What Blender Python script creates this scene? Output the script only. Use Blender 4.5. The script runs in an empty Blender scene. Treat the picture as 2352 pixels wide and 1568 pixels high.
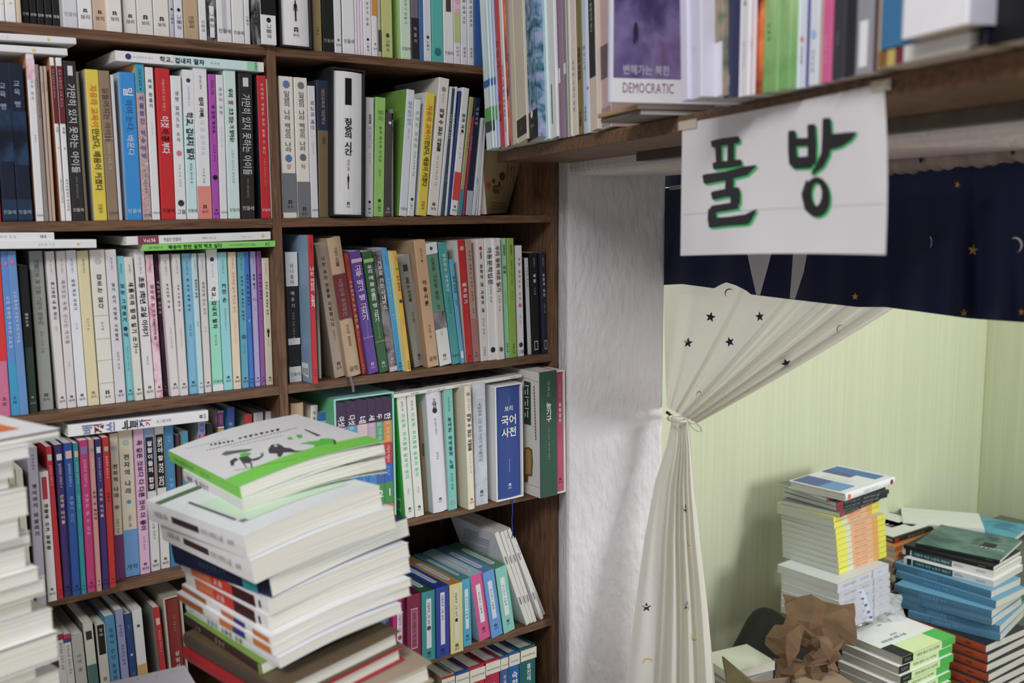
import bpy, bmesh, math, random
import numpy as np
from mathutils import Matrix, Vector
from mathutils.bvhtree import BVHTree
from mathutils.geometry import tessellate_polygon

# ---------------------------------------------------------------- camera
FPX, CX, CY = 2330.0, 1176.0, 784.0            # focal length in pixels of the 2352 x 1568 frame
_d = np.array([114., 17500., FPX]); _d /= np.linalg.norm(_d); _u = -_d
_x = np.array([3124., 0., FPX]); _x[1] = -(_x[0]*_u[0] + _x[2]*_u[2]) / _u[1]; _x /= np.linalg.norm(_x)
RW = np.array([_x, np.cross(_u, _x), _u])      # camera axes to world axes (X along the bookshelf, Y into it, Z up)
CAM = np.array([0., -1.472, 1.35])
sc = bpy.context.scene
cd = bpy.data.cameras.new('camera'); cam = bpy.data.objects.new('camera', cd); sc.collection.objects.link(cam)
cd.sensor_width = 36.0; cd.lens = FPX*36/2352; cd.clip_start = .02
m3 = Matrix([[RW[i][0], -RW[i][1], -RW[i][2]] for i in range(3)])
cam.matrix_world = Matrix.Translation(Vector(CAM)) @ m3.to_4x4()
sc.camera = cam
cd.dof.use_dof = True; cd.dof.focus_distance = 1.72; cd.dof.aperture_fstop = 5.4; cd.dof.aperture_blades = 9

# ---------------------------------------------------------------- light and exposure
A2 = math.radians(69.06); D2 = np.array([math.cos(A2), math.sin(A2), 0.]); N2 = np.array([-D2[1], D2[0], 0.])
W = bpy.data.worlds.new('world'); sc.world = W; W.use_nodes = True
W.node_tree.nodes['Background'].inputs[0].default_value = (.80, .88, 1, 1)
W.node_tree.nodes['Background'].inputs[1].default_value = .34
def area(name, loc, target, sx, sy, power, col=(1, .97, .93)):
    l = bpy.data.lights.new(name, 'AREA'); l.shape = 'RECTANGLE'; l.size = sx; l.size_y = sy; l.energy = power; l.color = col
    o = bpy.data.objects.new(name, l); sc.collection.objects.link(o); o.location = loc
    o.rotation_euler = (Vector(target)-Vector(loc)).to_track_quat('-Z', 'Y').to_euler(); return o
LP = CAM + D2*(-.35) + N2*(.9)
area('ceiling_light', (LP[0], LP[1], 2.5), (LP[0]+.35, LP[1]+.6, 0), 1.2, .4, 23, (1, .97, .97))
area('ceiling_light', (-.9, -1.5, 2.5), (.4, -.1, 1.4), 1.2, .5, 9, (.92, .95, 1))
LQ = CAM + D2*.25 + N2*(-2.25)
area('back_room_daylight', (LQ[0], LQ[1], 1.28), (LQ[0]-1.0, LQ[1]+1.95, 1.0), .5, .6, 17, (.97, .98, 1))
area('back_room_light', (2.3, -.9, 2.12), (2.2, -.6, 0), .30, .30, 5, (.97, .98, 1))
sc.view_settings.view_transform = 'Standard'; sc.view_settings.look = 'None'; sc.view_settings.gamma = 1
sc.view_settings.exposure = 0.44; sc.view_settings.use_curve_mapping = False
sc.cycles.use_denoising = True; sc.cycles.max_bounces = 8
rnd = random.Random(7)

# ---------------------------------------------------------------- geometry of the place
def ray(px, py): return RW @ np.array([(px-CX)/FPX, (py-CY)/FPX, 1.])
def onY(px, py, y): r = ray(px, py); return CAM + (y-CAM[1])/r[1]*r
def onZ(px, py, z): r = ray(px, py); return CAM + (z-CAM[2])/r[2]*r
def onW(px, py, w): r = ray(px, py); return CAM + w/(r@N2)*r            # vertical plane parallel to the doorway wall
def onS(px, py, s): r = ray(px, py); return CAM + s/(r@D2)*r            # vertical plane square to it
def onD(px, py, d): return CAM + d*ray(px, py)
def pxx(px, y, z):                                                     # the X of a point at (y, z) seen in pixel column px
    k = (px-CX)/FPX; a = RW[:, 0] - k*RW[:, 2]
    return CAM[0] - (a[1]*(y-CAM[1]) + a[2]*(z-CAM[2]))/a[0]
BZ = [1.849, 1.591, 1.334, 1.073, .813, .55, .29, .06]                  # tops of the shelf boards
TH = .014

# ---------------------------------------------------------------- materials
SAT, ROW_SHADE = .13, 1.
def lin(h):
    h = ''.join(c*2 for c in h) if len(h) == 3 else h
    v = [int(h[i:i+2], 16)/255 for i in (0, 2, 4)]
    v = [c/12.92 if c <= .04045 else ((c+.055)/1.055)**2.4 for c in v]
    g = .25*v[0]+.6*v[1]+.15*v[2]; return [(c+(g-c)*SAT)*ROW_SHADE for c in v]
_m = {}
def mat(h, rough=.5, gain=1.18):
    k = ('c', h, rough, ROW_SHADE)
    if k in _m: return _m[k]
    m = bpy.data.materials.new('paint_'+h); m.use_nodes = True; b = m.node_tree.nodes['Principled BSDF']
    c = [min(.84, v*gain) for v in lin(h)]
    nt = m.node_tree; tc = nt.nodes.new('ShaderNodeTexCoord'); n = nt.nodes.new('ShaderNodeTexNoise'); n.inputs['Scale'].default_value = 35; n.inputs['Detail'].default_value = 4
    mx = nt.nodes.new('ShaderNodeMix'); mx.data_type = 'RGBA'
    mx.inputs['A'].default_value = (*[v*.93 for v in c], 1); mx.inputs['B'].default_value = (*[min(.86, v*1.05) for v in c], 1)
    nt.links.new(tc.outputs['Object'], n.inputs['Vector']); nt.links.new(n.outputs['Fac'], mx.inputs['Factor'])
    nt.links.new(mx.outputs['Result'], b.inputs['Base Color'])
    b.inputs['Roughness'].default_value = rough; b.inputs['Specular IOR Level'].default_value = .35
    _m[k] = m; return m
def pages(h='d6d3c6'):
    k = ('p', h)
    if k in _m: return _m[k]
    m = bpy.data.materials.new('pages_'+h); m.use_nodes = True; nt = m.node_tree; b = nt.nodes['Principled BSDF']
    tc = nt.nodes.new('ShaderNodeTexCoord'); mp = nt.nodes.new('ShaderNodeMapping'); mp.inputs['Scale'].default_value = (1400, 3, 3)
    n = nt.nodes.new('ShaderNodeTexNoise'); n.inputs['Scale'].default_value = 1; n.inputs['Detail'].default_value = 2
    r = nt.nodes.new('ShaderNodeValToRGB'); c = [min(.8, v*1.15) for v in lin(h)]
    r.color_ramp.elements[0].position = .3; r.color_ramp.elements[0].color = (*[v*.72 for v in c], 1)
    r.color_ramp.elements[1].position = .6; r.color_ramp.elements[1].color = (*c, 1)
    L = nt.links.new; L(tc.outputs['Object'], mp.inputs[0]); L(mp.outputs[0], n.inputs['Vector']); L(n.outputs['Fac'], r.inputs[0]); L(r.outputs[0], b.inputs['Base Color'])
    b.inputs['Roughness'].default_value = .9; b.inputs['Specular IOR Level'].default_value = .1
    _m[k] = m; return m
def mottle(name, cols, scale=18, detail=5, stretch=(1, 1, 1), rough=.5, gain=1.18, bump=0, coords='Object', bscale=None, bstretch=None, dist=.5, bdist=.004):
    if name in _m: return _m[name]
    m = bpy.data.materials.new(name); m.use_nodes = True; nt = m.node_tree; b = nt.nodes['Principled BSDF']; L = nt.links.new
    tc = nt.nodes.new('ShaderNodeTexCoord'); mp = nt.nodes.new('ShaderNodeMapping'); mp.inputs['Scale'].default_value = stretch
    n = nt.nodes.new('ShaderNodeTexNoise'); n.inputs['Scale'].default_value = scale; n.inputs['Detail'].default_value = detail; n.inputs['Distortion'].default_value = dist
    r = nt.nodes.new('ShaderNodeValToRGB'); cr = r.color_ramp
    while len(cr.elements) < len(cols): cr.elements.new(.5)
    for i, h in enumerate(cols):
        cr.elements[i].position = .3+.4*i/max(1, len(cols)-1); cr.elements[i].color = (*[min(.85, v*gain) for v in lin(h)], 1)
    L(tc.outputs[coords], mp.inputs[0]); L(mp.outputs[0], n.inputs['Vector']); L(n.outputs['Fac'], r.inputs[0]); L(r.outputs[0], b.inputs['Base Color'])
    b.inputs['Roughness'].default_value = rough; b.inputs['Specular IOR Level'].default_value = .3
    if bump:
        mp2 = nt.nodes.new('ShaderNodeMapping'); mp2.inputs['Scale'].default_value = bstretch or stretch; L(tc.outputs[coords], mp2.inputs[0])
        n2 = nt.nodes.new('ShaderNodeTexNoise'); n2.inputs['Scale'].default_value = bscale or scale*3; n2.inputs['Detail'].default_value = 6; L(mp2.outputs[0], n2.inputs['Vector'])
        bp = nt.nodes.new('ShaderNodeBump'); bp.inputs['Strength'].default_value = bump; bp.inputs['Distance'].default_value = bdist
        L(n2.outputs['Fac'], bp.inputs['Height']); L(bp.outputs[0], b.inputs['Normal'])
    _m[name] = m; return m
WOODX = lambda: mottle('wood_x', ['523625', '705036', '846043'], 14, 6, (1, 12, 14), .5, 1.0, .25, dist=1.2)
WOODZ = lambda: mottle('wood_z', ['523625', '705036', '846043'], 14, 6, (14, 12, 1), .5, 1.0, .25, dist=1.2)
PATS = {  # printed cover pictures
 'space': (['050914', '0a1226', '1c3a5a', '541f4a'], 14), 'forest': (['0d1a22', '2b6a7c', '7a8fb5', 'a39bc0'], 60), 'fire': (['1a0805', '5a1208', 'e0661a', 'f0c050'], 18),
 'pinkflower': (['b06a86', 'dca8b8', 'e6c8d0', 'dca0b4'], 60), 'pinkmesh': (['9a7a80', 'c4a8a8', 'a8888c', 'd0b8b4'], 160), 'city': (['222', '5a545c', '888084', 'b0a8a8'], 40),
 'marble': (['a4aab4', 'b6bcc4', 'c4c8d0'], 40), 'photo': (['2b2444', '4a3f70', '7a6a9c', '6a4f78'], 14), 'trees': (['4c5450', '7c7a6c', '9a8472', '5c7050'], 40),
 'green': (['2f6a34', '5f9a4c', '9cc27c', 'b8d49a'], 7), 'blueart': (['a8c8e4', '5c8fd0', 'd0d8e4', '6cae8c'], 9), 'sky': (['8fa8c8', 'b8c4d8', 'a8b4cc'], 12),
 'waves': (['24413c', '3d5f58', '5f8078', '2c4a46'], 9), 'kraft': (['8f7458', '9c8062', '8a6f54'], 25), 'faces': (['c8c8cc', '101010', 'd0d0d4'], 22), 'bark': (['181818', '8a8a90', '26242a'], 30),
 'denim': (['3a6a94', '4a7ea8', '3f7298'], 30), 'tealart': (['3c8ca8', '4aa0b8', '2c6f90'], 12), 'tan': (['9c8a6c', 'a8967a'], 60), 'greyart': (['8c8a88', 'c4c2be', 'a4a29e'], 30),
 'textile': (['17171b', '202026', '2a2a30'], 300), 'bluegrad': (['4a78b4', '2c5c9c', '3c74b4'], 5), 'marsh': (['9a9460', 'b0a86c', '8f8a58'], 9)}
def cm(h):
    if h in PATS: return mottle('print_'+h, PATS[h][0], PATS[h][1])
    return mat(h)

# ---------------------------------------------------------------- mesh helpers
def link(o, parent=None):
    sc.collection.objects.link(o)
    if parent is not None: o.parent = parent
    return o
class MB:
    def __init__(s): s.v = []; s.f = []; s.mi = []; s.mats = []
    def slot(s, m):
        if m not in s.mats: s.mats.append(m)
        return s.mats.index(m)
    def add(s, vs, fs, m, M=None):
        b = len(s.v)
        for p in vs:
            s.v.append(tuple(M @ Vector(p)) if M is not None else tuple(p))
        k = s.slot(m)
        for f in fs: s.f.append([b+i for i in f]); s.mi.append(k)
    def box(s, a, b, m, M=None):
        x0, y0, z0 = a; x1, y1, z1 = b
        s.add([(x0,y0,z0),(x1,y0,z0),(x1,y1,z0),(x0,y1,z0),(x0,y0,z1),(x1,y0,z1),(x1,y1,z1),(x0,y1,z1)],
              [(0,3,2,1),(4,5,6,7),(0,1,5,4),(1,2,6,5),(2,3,7,6),(3,0,4,7)], m, M)
    def quad(s, p, m, M=None): s.add(p, [tuple(range(len(p)))], m, M)
    def extr(s, poly, z0, z1, m, M=None, caps=True, ms=None):          # polygon in XY swept along Z
        n = len(poly); b = [(x, y, z0) for x, y in poly] + [(x, y, z1) for x, y in poly]
        s.add(b, [(i, (i+1) % n, n+(i+1) % n, n+i) for i in range(n)] + ([tuple(range(n-1, -1, -1)), tuple(range(n, 2*n))] if caps else []), m, M)
    def build(s, name, parent=None, smooth=False, bevel=0):
        me = bpy.data.meshes.new(name); me.from_pydata(s.v, [], s.f); me.update()
        for m in s.mats: me.materials.append(m)
        me.polygons.foreach_set('material_index', s.mi)
        if smooth: me.shade_smooth()
        o = link(bpy.data.objects.new(name, me), parent)
        if bevel:
            md = o.modifiers.new('bevel', 'BEVEL'); md.width = bevel; md.segments = 2; md.limit_method = 'ANGLE'
        return o
def tag(o, label=None, cat=None, group=None, kind=None):
    if label: o['label'] = label
    if cat: o['category'] = cat
    if group: o['group'] = group
    if kind: o['kind'] = kind
    return o
def empty(name, M, label, cat, group=None):
    o = bpy.data.objects.new(name, None); o.empty_display_size = .02; link(o); o.matrix_world = M; return tag(o, label, cat, group)

# glyphs: every character is drawn once and reused
ALLTXT = set()
GL = {}
def make_glyphs():
    cs = [c for c in sorted(ALLTXT) if c != ' ']; n = 40
    for c in ALLTXT:
        for b in (0, 1): GL[c, b] = (np.zeros((0, 2)), [])
    for b in (0, 1):                                                   # one sheet of characters, a line each
        cu = bpy.data.curves.new('g', 'FONT'); cu.body = '\n'.join(cs); cu.resolution_u = 2; cu.offset = .022 if b else 0.; cu.space_line = 3.
        o = bpy.data.objects.new('g', cu); sc.collection.objects.link(o)
        dg = bpy.context.evaluated_depsgraph_get(); dg.update(); me = bpy.data.meshes.new_from_object(o.evaluated_get(dg))
        v = np.empty(len(me.vertices)*3, 'f'); me.vertices.foreach_get('co', v); v = v.reshape(-1, 3)[:, :2]
        li = np.rint((.35-v[:, 1])/3.).astype(int)
        fs = {}
        for p in me.polygons: fs.setdefault(int(li[p.vertices[0]]), []).append(tuple(p.vertices))
        for i, c in enumerate(cs):
            ids = np.nonzero(li == i)[0]
            if len(ids) == 0: continue
            mp = {int(k): q for q, k in enumerate(ids)}; w = v[ids].copy(); w[:, 1] += 3.*i
            GL[c, b] = (w, [tuple(mp[k] for k in f) for f in fs.get(i, [])])
        bpy.data.meshes.remove(me); bpy.data.objects.remove(o); bpy.data.curves.remove(cu)
def wide(c): return ord(c) > 0x2e00
def adv(c):
    if c == ' ': return .32
    if wide(c): return .93
    v = GL[c, 0][0]; return (float(v[:, 0].max())+.07) if len(v) else .3
def text_line(mb, s, m, M, em, spread=1., bold=0):
    """left-aligned line from the origin of M along +x, glyph up = +y, print face towards +z"""
    x = 0
    for c in s:
        v, f = GL[c, bold]
        if len(v): mb.add([(x+p[0]*em, p[1]*em, 0) for p in v], f, m, M)
        x += adv(c)*em*spread
    return x
def frame(o, ex, ey, ez):
    return Matrix(((ex[0], ey[0], ez[0], o[0]), (ex[1], ey[1], ez[1], o[1]), (ex[2], ey[2], ez[2], o[2]), (0, 0, 0, 1)))

def spine_print(mb, w, h, spec, y=-.0004):
    """spec: 'B a b colour' bands, 'r/v/h a b colour text' lettering; a and b in percent of the height from the top"""
    lay = 0
    for it in [t.strip() for t in spec.split(';') if t.strip()]:
        p = it.split(' ', 4); k = p[0]; a = float(p[1])/100; b = float(p[2])/100; m = cm(p[3]); bold = 0 if k.islower() else 1
        kk = k[0].lower(); fr = float(k[1:]) if len(k) > 1 else .68
        if k[0] == 'B' and len(p) == 4:                                # a colour band
            x0, x1 = (0, 1) if len(k) == 1 else ((1-fr)/2, (1+fr)/2)
            yy = y - .00003*lay; lay += 1
            mb.quad([(x0*w, yy, h*(1-b)), (x1*w, yy, h*(1-b)), (x1*w, yy, h*(1-a)), (x0*w, yy, h*(1-a))], m); continue
        if k[0] == 'O':                                               # a round mark
            yy = y-.0003; r = fr*w/2; cz = h*(1-(a+b)/2)
            mb.quad([(w/2+r*math.cos(t*.5236), yy, cz+r*math.sin(t*.5236)) for t in range(12)], m); continue
        if k[0] == 'P':                                               # small standing figure
            yy = y-.0003; z0 = h*(1-b); z1 = h*(1-a); H = z1-z0; q = H*.5*fr
            pts = [(-.10,0),(-.02,0),(0,.45),(.02,0),(.10,0),(.09,.45),(.13,.72),(.19,.46),(.24,.48),(.17,.80),(.06,.83),(.08,.9),(.05,.98),(0,1),(-.05,.98),(-.08,.9),(-.06,.83),(-.17,.80),(-.24,.48),(-.19,.46),(-.13,.72),(-.09,.45)]
            mb.quad([(w/2+x*q, yy, z0+z*H) for x, z in pts], m); continue
        t = p[4]; yy = y-.0004; L = (b-a)*h
        if kk == 'r':
            tot = sum(adv(c) for c in t); em = min(fr*w, L/tot); sp = min(1.25, L/(tot*em)); q = min(1.4, fr*w/em)
            text_line(mb, t, m, frame((w/2-em*q*.38, yy, h*(1-a)), (0, 0, -1), (q, 0, 0), (0, -1, 0)), em, sp, bold)
        elif kk == 'v':
            n = sum(1. if c != ' ' else .5 for c in t); em = min(fr*w, L/n/.95); st = min(1.35*em, L/n); z = h*(1-a); q = min(1.35, fr*w/em)
            for c in t:
                if c == ' ': z -= st*.5; continue
                z -= st
                text_line(mb, c, m, frame((w/2-adv(c)*em*q/2, yy, z+(st-em)*.5+.1*em), (q, 0, 0), (0, 0, 1), (0, -1, 0)), em, 1, bold)
        elif kk == 'h':
            tot = sum(adv(c) for c in t); em = min(fr*w*1.3/tot, L)
            text_line(mb, t, m, frame((w/2-tot*em/2, yy, h*(1-b)), (1, 0, 0), (0, 0, 1), (0, -1, 0)), em, 1, bold)
        elif kk == 'g':                                               # little gate mark over lettering
            u = min(w*.26, L*.5); z0 = h*(1-b)+L*.5; c0 = w/2
            mb.quad([(c0-u/2,yy,z0),(c0-u*.2,yy,z0),(c0-u*.2,yy,z0+u*.75),(c0-u/2,yy,z0+u*.75)], m); mb.quad([(c0+u*.2,yy,z0),(c0+u/2,yy,z0),(c0+u/2,yy,z0+u*.75),(c0+u*.2,yy,z0+u*.75)], m)
            mb.quad([(c0-u/2,yy,z0+u*.75),(c0+u/2,yy,z0+u*.75),(c0+u*.42,yy,z0+u),(c0-u*.42,yy,z0+u)], m); mb.quad([(c0-u*.2,yy,z0+u*.25),(c0+u*.2,yy,z0+u*.25),(c0+u*.2,yy,z0+u*.4),(c0-u*.2,yy,z0+u*.4)], m)
            em = min(w*.38, L*.42); text_line(mb, t, m, frame((w/2-adv(t[0])*em*len(t)/2, yy, h*(1-b)), (1, 0, 0), (0, 0, 1), (0, -1, 0)), em, 1, bold)

def kindname(label):
    for k in ('magazine', 'booklet', 'pamphlet', 'workbook', 'hardcover', 'hardback', 'volume', 'leaflet'):
        if k in label.split(' in ')[0].split(' holding')[0].split(' beside')[0].split(' near ')[0].split(' before')[0]: return k, k if k not in ('volume', 'hardcover', 'hardback', 'workbook') else 'book'
    if 'boxed' in label: return 'boxed_book', 'book'
    return 'book', 'book'
def book(M, w, h, d, spine, side, label, spec='', group=None, kind='paper', name='book', pg='d6d3c6', cat='book', top=None, bend=0.):
    """local frame: x thickness, y from the spine into the pages, z from foot to head"""
    nm, cat = kindname(label); root = empty(nm, M, label, cat, group)
    if kind == 'closed':
        mb = MB(); mb.box((0, 0, 0), (w, d, h), cm(spine)); sd = cm(side or spine); e = .00015
        mb.quad([(-e, 0, 0), (-e, d, 0), (-e, d, h), (-e, 0, h)][::-1], sd); mb.quad([(0, 0, h+e), (w, 0, h+e), (w, d, h+e), (0, d, h+e)], sd)
        r = w*.2; c = w/2; y0, y1 = d*.16, d*.74
        mb.quad([(c+r*math.cos(a), y1+r*math.sin(a), h+2*e) for a in np.linspace(0, math.pi, 8)]+[(c+r*math.cos(a), y0+r*math.sin(a), h+2*e) for a in np.linspace(math.pi, 2*math.pi, 8)], cm('ccd4dc'))
        mb.quad([(c-r*.3, y0, h+3*e), (c+r*.3, y0, h+3*e), (c+r*.3, y0+(y1-y0)*.9, h+3*e), (c-r*.3, y0+(y1-y0)*.9, h+3*e)], cm('a4acb8'))
        spine_print(mb, w, h, spec); mb.build('case', root); return root
    t = .0005 if kind == 'paper' else .0022; mb = MB(); ms, md = cm(spine), cm(side or spine)
    t = min(t, w*.2); e = 0 if kind == 'paper' else .003
    if kind == 'box':                                                 # slipcase: open towards the viewer, a bound volume inside
        t = .003
        mb.box((0, 0, 0), (t, d, h), md); mb.box((w-t, 0, 0), (w, d, h), md); mb.box((t, 0, 0), (w-t, d, t), md); mb.box((t, 0, h-t), (w-t, d, h), md)
        mb.box((t, d-t, t), (w-t, d, h-t), md); mb.build('slipcase', root)
        sb = MB(); w2 = w-2*t-.0012; h2 = h-2*t-.0015; P = Matrix.Translation((t+.0006, .001, t+.0003))
        n = 7; pl = [(w2*i/(n-1), -.0 + .003*(1-math.sin(math.pi*i/(n-1)))) for i in range(n)]
        sb.extr(pl+[(w2, d-.012), (0, d-.012)], 0, h2, ms, P)
        sp = MB(); spine_print(sp, w2, h2, spec); 
        for f, k in zip(sp.f, sp.mi): sb.add([sp.v[i] for i in f], [tuple(range(len(f)))], sp.mats[k], P)
        sb.build('volume', root); return root
    n = 7 if kind == 'hard' else 5; r = min(.0012, w*.2)
    if kind == 'hard':
        bul = min(.004, w*.12); outer = [(w*i/(n-1), bul*(1-math.sin(math.pi*i/(n-1)))) for i in range(n)]
    else:
        outer = [(0, r), (r*.35, r*.3), (r, 0), (w-r, 0), (w-r*.35, r*.3), (w, r)]
    iy = bul+t*.7 if kind == 'hard' else max(t, r+t*.5); inner = [(w-t, iy), (t, iy)]
    poly = [(0, d)] + outer + [(w, d), (w-t, d)] + inner + [(t, d)]
    mb.extr(poly, 0, h, ms)
    if side and side != spine:
        for x, q in ((-.00008, 0), (w+.00008, 1)):
            pts = [(x, r+.0002, .0002), (x, d, .0002), (x, d, h-.0002), (x, r+.0002, h-.0002)]
            mb.quad(pts if not q else pts[::-1], md)
    if spec: spine_print(mb, w, h, spec)
    mb.build('cover', root)
    pb = MB(); q = .0004; pb.box((t+q*.2, iy+q, e+.0003), (w-t-q*.2, d-e-q, h-e-.0006), pages(pg)); pb.build('page_block', root)
    return root

# ---------------------------------------------------------------- shelf rows: pixel columns measured on the photograph, turned into places on the shelf
ROWS = []
def row(name, where, zb, s, org, sc_, data): ROWS.append((name, where, zb, s, org, sc_, data))
T1 = BZ[1]; T2 = BZ[2]; T3 = BZ[3]; T4 = BZ[4]; T5 = BZ[5]; T6 = BZ[6]
row('R1L', 'in the topmost row', T1, .014, (0, 0), 2.903, '''
-60 -3 - - -|e6e6ea|white magazine at the photo edge with a yellow moon mark|h 88 92 c9a83a 민들레|g=moon
1 38 - - -|e6e6ea|first white magazine with a yellow moon mark|O.3 88 90 d8b648|
41 113 - - -|e4e4e8|second white magazine with a yellow moon mark|O.25 87 89 d8b648|
115 149 - - -|c9b89c|thin tan book before the black volumes||
152 203 - - -|131416|black volume with white script, first of five|h 86 93 dcdcdc 만화|s=.03
206 253 - - -|131416|black volume with white script, second of five|h 86 93 dcdcdc 만화|s=.03
256 303 - - -|131416|black volume with white script, third of five|h 86 93 dcdcdc 만화|s=.03
306 354 - - -|131416|black volume with white script, fourth of five|h 86 93 dcdcdc 만화|s=.03
357 406 - - -|131416|black volume with white script, last of five|h 86 93 dcdcdc 만화|s=.03
426 524 - - -|c9c9ce|light grey book with a faint signature mark|h 84 92 9a9aa0 민들레|
527 623 - - -|dfe2ea|bluish white book beside a tan one|g 85 93 333 보리|
627 716 - - -|c2a78b|tan spine with a small gate logo|g 85 93 333 보리|
721 820 - - -|dcd6cc|cream book hanging just above a dark gap|g 86 93 333 보리|s=.006
829 918 - - -|d8d4ca|first of three matching cream spines|g 86 93 222 보리|
921 1028 - - -|d8d4ca|middle of three matching cream spines|B 70 70.4 b0aca0;g 86 93 222 보리|
1032 1135 - - -|d8d4ca|last of three matching cream spines|B 70 70.4 b0aca0;g 86 93 222 보리|
1138 1168 - - -|b9bac0|narrow grey booklet with a round mark|O.5 80 82 222;r.7 84 94 333 그물코|
1171 1228 - - -|d2d4dc|white paperback with a round mark beside tan|O.4 80 82 222;r.6 84 94 333 그물코|
1232 1330 - - -|b79c78|brown tan spine with a scribbled logo|r.4 84 92 6a5a44 민들레|
1334 1385 - - -|d8d9e0|white narrow spine next to black face picture|r.5 86 94 888 민들레|
1388 1450 - - -|faces|black and white painted face spine|B.5 76 97 dcdce0;r.5 80 95 222 그물코|
1454 1551 - - -|dcdce2/c4c4c8|white spine with a shaded grey edge|B.3 0 92 b8b8be;h 86 93 444 민들레|
1555 1635 - - -|dcdde6|plain white spine with a scribbled logo|h 86 93 444 민들레|
1638 1674 - - -|e0e0e6|narrow white spine with vertical name|r.5 80 94 333 그물코|
1745 1848 - - -|e2e2e8/faces|large white book with barcode and black bird picture|B 0 80 101012;O.3 82 85 222;r.35 86 96 222 그물코|s=-.012
''')
row('R1R', 'in the topmost row', T1, .006, (600, 0), 2.903, '''
130 345 - - -|dfe1ec/textile|thick white volume in black slipcase with a human figure|P.9 70 84 0c0c0c;g 88 94 333 보리|k=box,h=.232,s=-.006
350 409 - - -|8c7a4c|olive spine beside the topmost black slipcase|r.3 82 96 55482c 그물코|
414 490 - - -|171b16|nearly black green spine with silver script|h 87 93 9aa09a 민들레|
493 541 - - -|d4d6da|white spine with small barcode near black green|g 88 95 222 보리|
546 628 - - -|e4e6ea/202c30|white book topped by a dark slate block|B 0 60 27363a;h 85 92 555 민들레|
630 647 - - -|dcd0da|first pale pink pamphlet of three||h=.2
649 665 - - -|dcd0da|second pale pink pamphlet of three||h=.2
667 684 - - -|dcd0da|third pale pink pamphlet of three||h=.2
686 740 - - -|dfdfe6|white spine lettered in black down its top|v.36 60 80 333 연구지 한울;O.3 87 89 222;r.3 90 98 222 그물코|
743 780 - - -|dcdce2|white spine with an orange block on top|B 0 70 c98a2c;g 88 95 333 보리|
783 804 - - -|b4ac9c|thin greyish tan spine|B 80 96 444|
810 880 - - -|b8c070/c4d45c|lime green spine with round logo|O.35 82 85 444;r.35 86 96 444 그물코|
934 1001 - - -|c4dcc0/a8cc7c|pale green spine with bright green cover|r.3 50 78 4c7c5c 논 이야기 만들기;h 86 93 667 민들레|
1005 1055 - - -|6f6472|mauve grey spine with black label|B 68 99 26262c;v.4 40 62 1a1a1e 논래;v.5 74 94 b4b4b4 박물이|
1058 1085 - - -|3c68a4|narrow medium blue spine near the aqua one||
1088 1138 - - -|c9d4e8|bluish white spine beside the aqua one|O.35 80 83 333;r.35 84 96 333 그물코|
1142 1216 - - -|48b0a4|aqua teal spine with a little pot picture|O.6 90 94 1c6c80;B.4 89 89.6 1c6c80|
1220 1286 - - -|dedee2|white spine with a brown branch drawing|B.5 0 60 4a3a38;h 85 93 666 민들레|
1289 1331 - - -|d8d4d8|spine with pink flowers above yellow green stems|B 20 60 pinkflower;B 60 83 b4c274;r.4 86 97 444 교과서|
1334 1377 - - -|d6d6dc|first of two plain white lettered spines|r.5 45 70 555 시를 세계 사는;r.4 86 97 444 장애아|
1380 1421 - - -|d6d6dc|second of two plain white lettered spines|r.5 45 70 555 시와 장애인복지;r.4 86 97 444 장애아|
1424 1475 - - -|3464a8|bright blue spine ending the topmost row||
''')
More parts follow.
